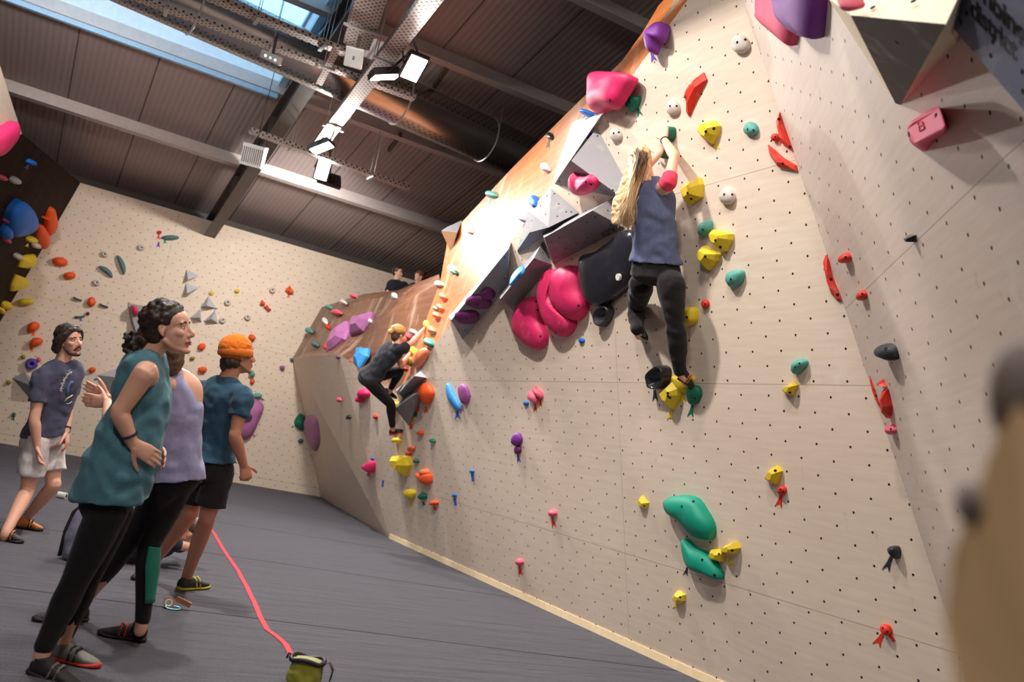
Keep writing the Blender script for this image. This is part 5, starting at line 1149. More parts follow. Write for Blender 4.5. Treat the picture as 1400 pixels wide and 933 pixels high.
# ---------- woman in lavender top seen from behind, clapping
def woman_lavender():
    f1 = gfoot(168, 880); D = 4.72; r = person('person in a lavender racerback top and black leggings with green panels, clapping', gfoot(150, 872))
    Pv, Wa, Ch, Nk = P(234, 655, D), P(240, 606, D), P(240, 556, D), P(234, 506, D)
    y = img(-.55, .05, .83); x = img(.86, .0, .5)
    Sr, Sl = P(258, 528, D+.08), P(221, 527, D-.1)
    El, Wl = P(150, 578, D-.03), P(147, 551, D+.16); Er, Wr = P(228, 585, D+.26), P(160, 556, D+.3)
    b = MB(); loft(b, torso_secs(Pv, Wa, Ch, Nk, x, x, y, y, .86, 0., .95, .96))
    hc = P(230, 488, D-.02); limb(b, [(Nk-UPV*.03, .052), (lerp(Nk, hc, .6), .046), (hc, .048)])
    A, f, u, s = head_shapes(b, hc, img(-.5, .1, .86), img(.1, -1, 0), .95)
    limb(b, [(lerp(Ch, Sr, .6)+UPV*.04, .055)]+arm_rows(Sr, Er, Wr, .9)); limb(b, [(lerp(Ch, Sl, .6)+UPV*.04, .055)]+arm_rows(Sl, El, Wl, .9))
    hand(b, Wl, img(-.92, -.12, .1), img(-.05, .1, 1), img(.0, -1, 0), .12, .95, .12); hand(b, P(147, 545, D+.26), img(-.84, -.42, .1), img(.05, .1, -1), img(0, -1, 0), .12, .95, .12)
    Hl, Hr = P(240, 668, D+.03), P(226, 668, D-.03); K1, K2 = P(203, 748, D-.02), P(168, 752, D+.06); A1 = P(194, 852, depth(f1)); f2 = gfoot(100, 847); A2 = P(116, 822, depth(f2))
    for h_, k_, a_ in ((Hl, K1, A1), (Hr, K2, A2)): limb(b, leg_rows(h_, k_, a_, .9)+[(a_-UPV*.04, .03)])
    fuse(b, 'body', S_fair, r, .0058, 4)
    t = MB(); loft(t, [(Pv+_n(Wa-Pv)*-.01, x, y, .172, .12, .135), (lerp(Pv, Wa, .7), x, y, .14, .105, .108), (lerp(Wa, Ch, .3), x, y, .133, .1, .1), (lerp(Wa, Ch, .9), x, y, .142, .108, .1), (lerp(Ch, Nk, .3), x, y, .11, .1, .1), (lerp(Ch, Nk, .62), x, y, .07, .088, .098), (lerp(Ch, Nk, .9), x, y, .066, .06, .075)], 28, 5)
    fuse(t, 'racerback_top', K_lav, r, .007, 3, folds(.005, 16., 4.))
    t = MB(); loft(t, [(q[0], q[1], q[2], q[3]+.006, q[4]+.006, q[5]+.006) for q in torso_secs(Pv, Wa, Ch, Nk, x, x, y, y, .88)[:3]])
    for h_, k_, a_ in ((Hl, K1, A1), (Hr, K2, A2)): limb(t, [(p_, rr+.007) for p_, rr in leg_rows(h_, k_, a_+UPV*.02, .9)], 5, 16)
    lg = fuse(t, 'leggings', K_blk, r, .008, 3)
    # green mesh panel down the outer calf
    vs = []; fs = []; n1 = 14
    rowsq = cr_path([(p_, rr+.011) for p_, rr in leg_rows(Hl, K1, A1+UPV*.02, .9)], 5); q = [z for z in rowsq]; 
    lo, hi = int(len(q)*.47), int(len(q)*.86); view = _n(CAM-K1)
    for i in range(lo, hi+1):
        c = q[i][:3]; ax = _n(q[min(i+1, len(q)-1)][:3]-q[i-1][:3]); e1 = _n(view-ax*(view@ax)); e2 = np.cross(ax, e1); e2 = e2 if e2@CR > 0 else -e2
        tt = (i-lo)/(hi-lo)
        for j in range(n1):
            a = -.15+.42*abs(tt-.45)+(1.75-(-.15))*j/(n1-1); vs.append(c+(e1*math.cos(a)+e2*math.sin(a))*(q[i][3]+.0015))
    m = hi-lo+1; fs = [[i*n1+j, i*n1+j+1, (i+1)*n1+j+1, (i+1)*n1+j] for i in range(m-1) for j in range(n1-1)]
    pn = mesh_obj('mesh_panel', vs, fs, K_green, None, True); so = pn.modifiers.new('s', 'SOLIDIFY'); so.thickness = .003; pn.parent = lg
    t = MB(); t.ball(A(-.02, .04), f, s, u, .1, .08, .09, 18, 12); t.ball(A(-.05, -.02), f, s, u, .07, .074, .085, 16, 10); t.ball(A(-.1, .02), f, s, u, .045, .045, .045, 12, 8)
    fuse(t, 'hair', hair_mat('hair_brown', (70, 48, 36), (118, 86, 62)), r, .007, 2, folds(.004, 40., 2.))
    shoe(r, gfoot(198, 879), gfoot(134, 868), UPV, R_dk, R_blk, A1, .98, accent=R_red); shoe(r, gfoot(118, 850), gfoot(45, 850), UPV, R_dk, R_blk, A2, .98, accent=R_red)
woman_lavender()
# ---------- bearded man in grey shirt and light shorts
def man_beard():
    fa, fb = gfoot(16, 742), gfoot(40, 724); D = 7.3
    r = person('person with a dark beard, slate printed t-shirt and light grey shorts, standing at far left', gfoot(28, 733))
    Pv, Wa, Ch, Nk = P(61, 598, D), P(69, 566, D), P(77, 532, D), P(86, 493, D)
    x = img(-.72, .06, -.68); y = img(.72, .1, -.66)
    Sn, Sf = P(57, 514, D-.13), P(101, 510, D+.14); En, Wn = P(47, 574, D-.2), P(51, 610, D-.18); Ef, Wf = P(92, 556, D+.1), P(90, 590, D+.02)
    b = MB(); loft(b, torso_secs(Pv, Wa, Ch, Nk, x, x, y, y, 1.02))
    hc = P(95, 466, D); limb(b, [(Nk-UPV*.03, .062), (lerp(Nk, hc, .5), .057), (hc, .056)])
    A, f, u, s = head_shapes(b, hc, img(1, .0, -.38), img(-.1, -1, 0), 1.05, 1.15)
    for S, E1, W1 in ((Sn, En, Wn), (Sf, Ef, Wf)): limb(b, [(lerp(Ch, S, .6)+UPV*.04, .065)]+arm_rows(S, E1, W1, 1.08))
    hand(b, Wn, img(.05, 1, 0), img(.9, 0, .4), img(.5, 0, -.8), .6, 1.05); hand(b, Wf, img(.12, 1, 0), img(-.9, 0, -.2), img(.4, 0, -.9), .6, 1.05)
    Hn, Hf = P(50, 610, D-.1), P(69, 608, D+.1); Kn, Kf = P(37, 671, D-.12), P(73, 664, D+.05); An = P(8, 728, depth(fa)); Af = P(34, 711, depth(fb))
    for h_, k_, a_ in ((Hn, Kn, An), (Hf, Kf, Af)): limb(b, leg_rows(h_, k_, a_, 1.02)+[(a_-UPV*.04, .033)])
    fuse(b, 'body', S_fair, r, .0062, 4); hm = hair_mat('hair_dark_straight', (30, 22, 18), (84, 62, 50), (30, 30, 8))
    eyes(A, f, u, s, r, 1.05, plain('brow_dark', (44, 30, 24))); lips(A, f, u, s, r, 1.05, M_lips)
    t = MB(); ss = torso_secs(Pv, Wa, Ch, Nk, x, x, y, y, 1.02, .016)
    loft(t, [(Pv+_n(Wa-Pv)*.02, x, y, .186, .14, .14)]+ss[3:], 28, 5)
    for S, E1 in ((Sn, En), (Sf, Ef)): limb(t, [(lerp(Ch, S, .5)+UPV*.04, .08), (S, .074), (lerp(S, E1, .35), .072), (lerp(S, E1, .62), .074)], 5, 16, (1, 0))
    sh = fuse(t, 'tshirt', K_grey, r, .009, 3, folds(.008, 15., 7., (.5, .4, .6)))
    # printed badge and lettering on the chest
    cp = lerp(Wa, Ch, .75); bvh = BVHTree.FromPolygons([v.co.copy() for v in sh.data.vertices], [list(p.vertices) for p in sh.data.polygons])
    M_print = plain('shirt_print_cream', (214, 206, 200), .8); M_pblue = plain('shirt_print_blue', (92, 116, 158), .8)
    def on_shirt(px_, py_, lift=.003):
        d = ray(px_, py_); h, nn, _, _ = bvh.ray_cast(V(CAM), V(d).normalized()); return None if h is None else np.array(h)+np.array(nn)*lift
    vs = []; fs = []
    def strip(pts, wd, mat, name):
        b2 = MB(); q = [on_shirt(*p) for p in pts]; q = [p for p in q if p is not None]
        if len(q) > 1: b2.tube(q, wd, 6); b2.build(name, mat, None, True).parent = sh
    arc = [(84.5+13*math.cos(a), 532-18*math.sin(a)) for a in np.linspace(2.9, .5, 12)]; 
    strip([(98, 509), (94, 511), (90, 516), (87, 522), (84, 530), (83, 538)], .004, M_print, 'print_ring'); strip([(99, 522), (96, 524), (93.5, 528), (92, 534), (91, 540)], .011, M_pblue, 'print_picture'); strip([(99, 540), (95, 543), (91, 545), (88, 549)], .005, M_print, 'print_wave'); strip([(90, 552), (93, 552.5), (96, 551), (98, 549)], .003, M_print, 'print_underline')
    for i, ch in enumerate('HAPPY'):
        px_, py_ = [(85.5, 533), (87.2, 526.5), (89.6, 520.5), (92.8, 515.5), (96.4, 512)][i]; c0 = on_shirt(px_, py_, .014)
        if c0 is None: continue
        dx, dy = [(1.2, -5.4), (2.4, -4.8), (3.2, -4), (3.8, -3), (4, -2.4)][i]; L = math.hypot(dx, dy); sc = depth(c0)/FPX
        X_ = (CR*dx+CDN*dy)/L*4.6*sc; Y_ = (CR*dy-CDN*dx)/L*6.5*sc; o = text_mesh(ch, 'print_letter', M_print, None, c0-X_*.5, c0+X_*.5, c0-X_*.5+Y_, .72, .02); o.parent = sh
    t = MB(); loft(t, [(Pv+_n(Pv-Wa)*.06, x, y, .175, .125, .135), (Pv, x, y, .18, .125, .135), (lerp(Pv, Wa, .6), x, y, .155, .118, .115)], 26, 4)
    for h_, k_ in ((Hn, Kn), (Hf, Kf)): limb(t, [(h_+UPV*.02, .1), (lerp(h_, k_, .4), .104), (lerp(h_, k_, .66), .106)], 5, 18, (1, 0))
    fuse(t, 'shorts', K_short, r, .009, 3, folds(.006, 14., 3., (.4, .2, .5)))
    t = MB(); t.ball(A(-.026, .05), f, s, u, .105, .09, .09, 18, 12); t.ball(A(-.06, -.02), f, s, u, .078, .088, .1, 16, 10)
    for k in (-1, 1): limb(t, [(A(.055, .085, k*.03), .03), (A(.035, .05, k*.07), .03), (A(-.015, .0, k*.088), .036), (A(-.05, -.06, k*.075), .04)], 4, 12)
    limb(t, [(A(.06, .09, 0), .02), (A(.085, .075, .02), .016)], 3, 10)
    fuse(t, 'hair', hm, r, .007, 2, folds(.004, 45., 5.))
    t = MB(); limb(t, [(A(.004, -.05, -.056), .009), (A(.045, -.096, -.042), .0125), (A(.076, -.106, 0), .0165), (A(.045, -.096, .042), .0125), (A(.004, -.05, .056), .009)], 4, 10); limb(t, [(A(.076, -.07, -.026), .006), (A(.093, -.051, -.012), .006), (A(.094, -.05, .012), .006), (A(.076, -.07, .026), .006)], 4, 8)
    t.build('beard', plain('beard_dark', (74, 52, 42), .8), r, True)
    w = MB(); dd = _n(Wf-Ef); w.tube([Wf-dd*.03+(_n(np.cross(dd, (1, 0, 0)))*math.cos(q)+np.cross(dd, _n(np.cross(dd, (1, 0, 0))))*math.sin(q))*.034 for q in np.linspace(0, 2*PI, 18)], .006, 6); w.build('wristband', R_blk, r, True)
    shoe(r, gfoot(-4, 738), gfoot(31, 744), UPV, R_dk, R_blk, An, 1.05, accent=R_org); shoe(r, gfoot(22, 722), gfoot(58, 727), UPV, R_org, R_blk, Af, 1.05, accent=R_dk)
man_beard()
# ---------- man with the orange beanie
def man_beanie():
    fa = gfoot(262, 808); D = 6.05
    r = person('person in an orange beanie, petrol blue t-shirt and black shorts, seen from behind', gfoot(250, 806))
    Pv, Wa, Ch, Nk = P(285, 640, D), P(293, 604, D), P(301, 562, D), P(311, 517, D)
    x = img(.86, .12, -.5); y = img(.45, .06, .88)
    Sr, Sl = P(332, 541, D-.1), P(274, 533, D+.12); Er, Wr = P(321, 597, D-.16), P(333, 636, D-.06); El, Wl = P(260, 583, D+.16), P(262, 624, D+.22)
    b = MB(); loft(b, torso_secs(Pv, Wa, Ch, Nk, x, x, y, y, 1.))
    hc = P(326, 487, D+.02); limb(b, [(Nk-UPV*.03, .062), (lerp(Nk, hc, .5), .057), (hc, .056)])
    A, f, u, s = head_shapes(b, hc, img(.8, .0, .6), img(-.04, -1, 0), 1.03, 1.1)
    for S, E1, W1 in ((Sr, Er, Wr), (Sl, El, Wl)): limb(b, [(lerp(Ch, S, .6)+UPV*.04, .065)]+arm_rows(S, E1, W1, 1.04))
    hand(b, Wr, img(.2, 1, .15), img(-.6, 0, .8), img(.8, 0, .6), 1.5, 1.02); hand(b, Wl, img(.1, 1, 0), img(.6, 0, .4), img(.5, 0, .8), .8, 1.02)
    Hr, Hl = P(299, 648, D-.03), P(271, 646, D+.05); Kr, Kl = P(282, 712, D-.03), P(259, 703, D+.1); Ar = P(254, 793, depth(fa)); fl_ = gfoot(200, 792); Al = P(206, 774, depth(fl_))
    for h_, k_, a_ in ((Hr, Kr, Ar), (Hl, Kl, Al)): limb(b, leg_rows(h_, k_, a_, 1.)+[(a_-UPV*.05, .033)])
    fuse(b, 'body', S_tan, r, .0062, 4)
    t = MB(); ss = torso_secs(Pv, Wa, Ch, Nk, x, x, y, y, 1., .014)
    loft(t, [(lerp(Pv, Wa, .3), x, y, .19, .142, .152)]+ss[3:], 28, 5)
    for S, E1 in ((Sr, Er), (Sl, El)): limb(t, [(lerp(Ch, S, .5)+UPV*.04, .08), (S, .072), (lerp(S, E1, .3), .07), (lerp(S, E1, .52), .071)], 5, 16, (1, 0))
    fuse(t, 'tshirt', K_navy, r, .009, 3, folds(.008, 16., 2., (.5, .3, .7)))
    t = MB(); loft(t, [(Pv+_n(Pv-Wa)*.06, x, y, .172, .12, .135), (Pv, x, y, .178, .122, .138), (lerp(Pv, Wa, .4), x, y, .165, .118, .12)], 26, 4)
    for h_, k_ in ((Hr, Kr), (Hl, Kl)): limb(t, [(h_+UPV*.02, .098), (lerp(h_, k_, .4), .1), (lerp(h_, k_, .68), .103)], 5, 18, (1, 0))
    sh = fuse(t, 'shorts', K_blk2, r, .009, 3, folds(.006, 14., 8., (.4, .2, .5)))
    t = MB(); t.ball(A(-.02, .05), f, s, u, .114, .098, .098, 20, 14); fuse(t, 'beanie', cloth('orange_knit', (226, 118, 36), .95, .18, 60.), r, .007, 2, folds(.003, 60., 1.))
    cf = MB(); ring_ = [A(-.018+.104*math.cos(q), .024-.012*math.cos(q), .09*math.sin(q)) for q in np.linspace(0, 2*PI, 29)]; cf.tube(ring_, [(.028, .010)]*29, 10, False, u); cf.build('beanie_cuff', cloth('orange_knit_cuff', (216, 112, 38), .95, .2, 80.), r, True)
    t = MB(); t.ball(A(-.05, -.035), f, s, u, .07, .08, .055, 16, 10); limb(t, [(A(-.09, -.05, 0), .035), (A(-.095, -.075, 0), .025)]); fuse(t, 'hair', hair_mat('hair_dark_straight', (30, 22, 18), (84, 62, 50)), r, .007, 2, folds(.005, 40., 9.))
    shoe(r, gfoot(243, 808), gfoot(284, 804), UPV, R_dk, R_yel, Ar, 1.05, accent=R_yel); shoe(r, gfoot(213, 789), gfoot(182, 794), UPV, R_dk, R_blk, Al, 1.0, accent=R_yel)
man_beanie()
# ---------- climber with long blonde hair on the main wall
def dm(x_, y_): return depth(hit(x_, y_, MAIN))
def W3(x_, y_, off): return P(x_, y_, dm(x_, y_)-off)
def climber_blonde():
    r = person('person with long blonde hair climbing the main wall, blue top and black trousers', hit(905, 540, MAIN))
    Pv, Wa, Ch, Nk = W3(897, 372, .46), W3(896, 333, .47), W3(893, 288, .5), W3(888, 243, .5)
    x = img(1, .06, .1); y = img(.0, -.16, 1)
    Sr, Sl = W3(914, 250, .48), W3(866, 252, .5); Er, Wr = W3(922, 214, .3), W3(908, 191, .16); El, Wl = W3(884, 226, .3), W3(901, 211, .15)
    b = MB(); loft(b, torso_secs(Pv, Wa, Ch, Nk, x, x, y, y, .98, 0, .9))
    hc = W3(876, 222, .56); limb(b, [(Nk-UPV*.03, .052), (lerp(Nk, hc, .5), .048), (hc, .05)])
    A, f, u, s = head_shapes(b, hc, img(.25, -.35, 1), img(-.1, -1, -.25), 1.02)
    for S, E1, W1 in ((Sr, Er, Wr), (Sl, El, Wl)): limb(b, [(lerp(Ch, S, .6)+UPV*.05, .058)]+arm_rows(S, E1, W1, .96))
    hand(b, Wr, img(.02, -1, .35), img(.5, -.2, .85), img(-.8, -.2, 0), 1.0, .98); hand(b, Wl, img(.25, -.9, .5), img(.4, .0, .85), img(-.8, -.3, 0), 1.0, .98)
    Hr, Hl = W3(917, 388, .42), W3(877, 388, .42); Kr, Kl = W3(923, 446, .36), W3(870, 424, .06); Ar, Al = W3(930, 509, .2), W3(871, 452, .34)
    for h_, k_, a_, kk in ((Hr, Kr, Ar, 1.02), (Hl, Kl, Al, .95)): limb(b, leg_rows(h_, k_, a_, kk))
    limb(b, [(Ar, .034), (W3(938, 523, .12), .03)]); limb(b, [(Al, .034), (W3(874, 460, .26), .03)])
    fuse(b, 'body', S_pale, r, .0062, 4)
    t = MB(); ss = torso_secs(Pv, Wa, Ch, Nk, x, x, y, y, .98, .016, .95)
    loft(t, [(lerp(Pv, Wa, .32), x, y, .2, .13, .145), (lerp(Pv, Wa, .75), x, y, .178, .125, .13), (lerp(Wa, Ch, .3), x, y, .166, .12, .122)]+ss[4:], 28, 5)
    fuse(t, 'top', K_jean, r, .008, 3, folds(.008, 13., 6., (.5, .1, .6)))
    for nm, S, E1 in (('sleeve', Sr, Er), ('sleeve', Sl, El)):
        t = MB(); limb(t, [(lerp(Ch, S, .75)+UPV*.05, .056), (S, .061), (lerp(S, E1, .3), .055)], 5, 16, (1, 0)); fuse(t, nm, K_coral, r, .008, 2)
    t = MB(); loft(t, [(Pv+_n(Pv-Wa)*.09, x, y, .13, .09, .1), (Pv+_n(Pv-Wa)*.04, x, y, .19, .12, .14), (Pv, x, y, .192, .12, .135), (lerp(Pv, Wa, .6), x, y, .16, .112, .115)], 26, 4)
    for h_, k_, a_, kk in ((Hr, Kr, Ar, 1.1), (Hl, Kl, Al, 1.02)):
        rows = leg_rows(h_, k_, a_, kk); limb(t, [(p_, rr+.012) for p_, rr in rows[:-1]]+[(lerp(rows[-2][0], a_, .9), .05)], 5, 16, (1, 1))
    fuse(t, 'trousers', K_blk2, r, .0085, 3, folds(.006, 14., 2., (.2, .2, .9)))
    # long loose hair: underlying volume and many locks
    hm = hair_mat('hair_blonde', (196, 156, 106), (240, 214, 170), (40, 40, 3)); t = MB(); dn = img(-.13, 1, -.05)
    t.ball(A(-.02, .045), f, s, u, .104, .086, .088, 18, 12)
    C_ = A(-.06, .0); loft(t, [(C_+u*.02, s, -f, .08, .06, .05), (C_+dn*.14-CR*.01, s, -f, .12, .055, .05), (C_+dn*.3-CR*.03, s, -f, .14, .05, .04), (C_+dn*.44-CR*.04, s, -f, .11, .035, .03)], 22, 4)
    h = fuse(t, 'hair', hm, r, .008, 2, folds(.008, 42., 3., (1, .1, .0)))
    rnd = random.Random(11); paths = []
    for i in range(620):
        e = rnd.uniform(-1, 1); a0 = A(-.03-.075*math.sqrt(max(0, 1-e*e))*rnd.uniform(.9, 1.05), .105-.06*abs(e)-rnd.uniform(0, .05), e*.075); L = rnd.uniform(.36, .52)
        lat = CR*(e*rnd.uniform(.06, .15)-.045); wv = rnd.uniform(0, 6); back = -FWD*rnd.uniform(.05, .1); pts = []
        for k in range(8):
            q = k/7; pts.append(a0+dn*L*q+lat*(q**.8)*1.0+back*math.sin(min(1, q*1.5)*PI*.5)*(1.-.25*q)+CR*.008*math.sin(q*9+wv)+CDN*0)
        paths.append(pts)
    lk = strands('locks', hm, None, paths, .0055, .002, 5); lk.parent = h
    for tint, cnt, nm in (((206, 166, 112), 46, 'dark_locks'),):
        pp = []
        for i in range(cnt):
            e = rnd.uniform(-1, 1); a0 = A(-.03-.08*math.sqrt(max(0, 1-e*e)), .12-.05*abs(e)-rnd.uniform(0, .03), e*.07); L = rnd.uniform(.1, .26); lat = CR*e*rnd.uniform(.03, .08); back = -FWD*rnd.uniform(.07, .11)
            pp.append([a0+dn*L*k/6+lat*(k/6)+back*math.sin(min(1, k/4)*PI*.5) for k in range(7)])
        l2 = strands(nm, hair_mat('hair_brown', (70, 48, 36), (118, 86, 62)), None, pp, .005, .0015, 5); l2.parent = h
    shoe(r, W3(926, 519, .2), W3(947, 532, .05), img(.2, -1, -.2), R_dk, R_blk, Ar, 1., accent=R_org); shoe(r, W3(867, 458, .36), W3(882, 466, .14), img(.2, -1, -.2), R_dk, R_blk, Al, 1., accent=R_gry)
    dd = _n(Wr-Er); e1 = _n(np.cross(dd, (1, 0, 0))); w = MB(); w.tube([Wr-dd*.015+(e1*math.cos(q)+np.cross(dd, e1)*math.sin(q))*.03 for q in np.linspace(0, 2*PI, 18)], .004, 6); w.build('wristband', R_blk, r, True)
climber_blonde()
# ---------- crouching climber on the left
def climber_crouch():
    D = 11.55; r = person('person in black climbing crouched at the left end of the wall, tan headscarf', P(540, 600, 12.1))
    dep = lambda x_, y_, pl: depth(hit(x_, y_, pl))
    Pv, Wa, Ch, Nk = P(506, 516, D), P(517, 503, D), P(531, 486, D), P(543, 472, D)
    x = img(.55, .5, -.68); y = img(.7, -.1, .7)
    Sr, Sl = P(549, 478, D-.13), P(537, 476, D+.15); Er, Wr = P(564, 468, D-.05), P(581, 449, dep(583, 446, BRF)-.12); El, Wl = P(549, 500, D+.1), P(561, 484, dep(565, 482, BRF)-.12)
    b = MB(); loft(b, torso_secs(Pv, Wa, Ch, Nk, x, x, y, y, .98))
    hc = P(546, 459, D+.02); limb(b, [(Nk-UPV*.03, .055), (hc, .05)])
    A, f, u, s = head_shapes(b, hc, img(.85, .25, .5), img(.2, -1, 0), 1.0)
    for S, E1, W1 in ((Sr, Er, Wr), (Sl, El, Wl)): limb(b, [(lerp(Ch, S, .6)+UPV*.04, .06)]+arm_rows(S, E1, W1, 1.0))
    hand(b, Wr, img(.6, -.7, .4), img(.5, .3, .7), img(-.6, -.5, 0), .9, 1.); hand(b, Wl, img(.6, -.6, .4), img(.5, .3, .7), img(-.6, -.5, 0), .9, 1.)
    Hr, Hl = P(508, 524, D-.08), P(512, 514, D+.12); Kr, Kl = P(534, 553, D+.15), P(546, 508, D+.3); dft = dep(545, 600, MAIN); Ar, Al = P(537, 589, dft-.22), P(532, 536, D+.45)
    for h_, k_, a_ in ((Hr, Kr, Ar), (Hl, Kl, Al)): limb(b, leg_rows(h_, k_, a_, 1.))
    limb(b, [(Ar, .035), (P(541, 596, dft-.16), .03)]); fuse(b, 'body', S_fair, r, .009, 3)
    t = MB(); ss = torso_secs(Pv, Wa, Ch, Nk, x, x, y, y, .98, .014); loft(t, [(lerp(Pv, Wa, .1), x, y, .19, .135, .15)]+ss[3:], 26, 4)
    for S, E1 in ((Sr, Er), (Sl, El)): limb(t, [(lerp(Ch, S, .5)+UPV*.04, .078), (S, .07), (lerp(S, E1, .55), .068)], 5, 16, (1, 0))
    fuse(t, 'tshirt', cloth('black_tshirt', (38, 38, 46)), r, .011, 2, folds(.008, 12., 3.))
    t = MB(); loft(t, [(q[0], q[1], q[2], q[3]+.01, q[4]+.01, q[5]+.01) for q in torso_secs(Pv, Wa, Ch, Nk, x, x, y, y, 1.)[:4]])
    for h_, k_, a_ in ((Hr, Kr, Ar), (Hl, Kl, Al)): limb(t, [(p_, rr+.008) for p_, rr in leg_rows(h_, k_, lerp(k_, a_, .78), 1.)], 5, 16)
    fuse(t, 'leggings', K_blk, r, .011, 2)
    t = MB(); t.ball(A(-.02, .04), f, s, u, .1, .082, .086, 16, 10); t.ball(A(-.05, -.02), f, s, u, .06, .07, .07, 12, 8); fuse(t, 'hair', hair_mat('hair_brown', (70, 48, 36), (118, 86, 62)), r, .01, 2)
    t = MB(); t.ball(A(-.034, .062), f, s, u, .1, .088, .078, 18, 12); t.ball(A(-.085, .075), f, s, u, .055, .062, .045, 12, 8); t.ball(A(-.13, .02), f, s, u, .036, .04, .042, 10, 8); fuse(t, 'headscarf', plain('tan_scarf', (206, 164, 100), .8), r, .01, 2, folds(.005, 30., 1.))
    shoe(r, P(533, 596, dft-.24), P(554, 591, dft-.1), img(.1, -1, 0), R_dk, R_red, Ar, 1.05, accent=R_gry); shoe(r, P(523, 538, D+.38), P(541, 546, D+.6), img(.1, -1, 0), R_dk, R_blk, Al, 1.)
climber_crouch()
# ---------- two people resting on top of the boulder
def top_person(label, hx, hy, D, hairc, hairh, shirt, fdir, arm, lx=0, bun=False):
    r = person(label, P(hx, hy+44, D))
    Pv, Wa, Ch, Nk = P(hx-8, hy+42, D+.1), P(hx-6, hy+32, D+.06), P(hx-4, hy+23, D+.02), P(hx-2, hy+10, D)
    x = img(.8, .1, .5); y = img(.5, .1, -.85) if fdir > 0 else img(-.4, .1, -.9)
    b = MB(); loft(b, torso_secs(Pv, Wa, Ch, Nk, x, x, y, y, 1.)); limb(b, [(Nk-UPV*.03, .058), (P(hx, hy, D), .052)])
    A, f, u, s = head_shapes(b, P(hx, hy, D), img(fdir, .15, -.5), img(0, -1, 0), 1.)
    for S, E1, W1 in arm: limb(b, [(lerp(Ch, np.array(S), .6)+UPV*.03, .058)]+arm_rows(S, E1, W1, 1.)); hand(b, W1, _n(np.array(W1)-np.array(E1)), img(0, 1, .3), img(.6, 0, 0), .6)
    for k in (-1, 1): limb(b, leg_rows(Pv+x*.09*k, Pv+x*.12*k+y*.42, Pv+x*.12*k+y*.3+UPV*-.35, .95))
    fuse(b, 'body', S_fair, r, .011, 3)
    t = MB(); loft(t, torso_secs(Pv, Wa, Ch, Nk, x, x, y, y, 1., .014)[1:], 24, 4)
    for S, E1, W1 in arm: limb(t, [(lerp(Ch, np.array(S), .6)+UPV*.03, .078), (S, .07), (lerp(S, E1, .55), .066)], 5, 14, (1, 0))
    fuse(t, 'tshirt', shirt, r, .012, 2, folds(.006, 12., 3.))
    t = MB(); 
    for k in (-1, 1): limb(t, [(p_, q_+.012) for p_, q_ in leg_rows(Pv+x*.09*k, Pv+x*.12*k+y*.42, Pv+x*.12*k+y*.3+UPV*-.35, .95)])
    fuse(t, 'trousers', K_blk2, r, .012, 2)
    t = MB(); t.ball(A(-.024, .045), f, s, u, .1, .082, .084, 14, 10); t.ball(A(-.05, -.01), f, s, u, .06, .072, .07, 12, 8)
    if bun: t.ball(A(-.12, .0, 0), f, s, u, .05, .055, .05, 12, 8)
    fuse(t, 'hair', hair_mat(hairc, *hairh), r, .011, 2); return r
DT = 17.2
top_person('person in a black t-shirt with dark hair sitting on top of the boulder', 544, 373, DT, 'hair_dark_straight', ((30, 22, 18), (84, 62, 50)), cloth('black_tshirt', (38, 38, 46)), 1, [(P(533, 391, DT), P(529, 404, DT-.1), P(537, 412, DT-.3)), (P(554, 390, DT+.1), P(560, 404, DT), P(556, 410, DT-.2))])
top_person('person with auburn tied hair sitting on top of the boulder, reaching an arm down', 574, 379, DT-.6, 'hair_auburn', ((66, 38, 26), (130, 82, 54)), cloth('black_tshirt', (38, 38, 46)), -1, [(P(566, 391, DT-.6), P(556, 397, DT-.9), P(547, 401, DT-1.2)), (P(581, 395, DT-.5), P(584, 408, DT-.6), P(578, 412, DT-.8))], bun=True)
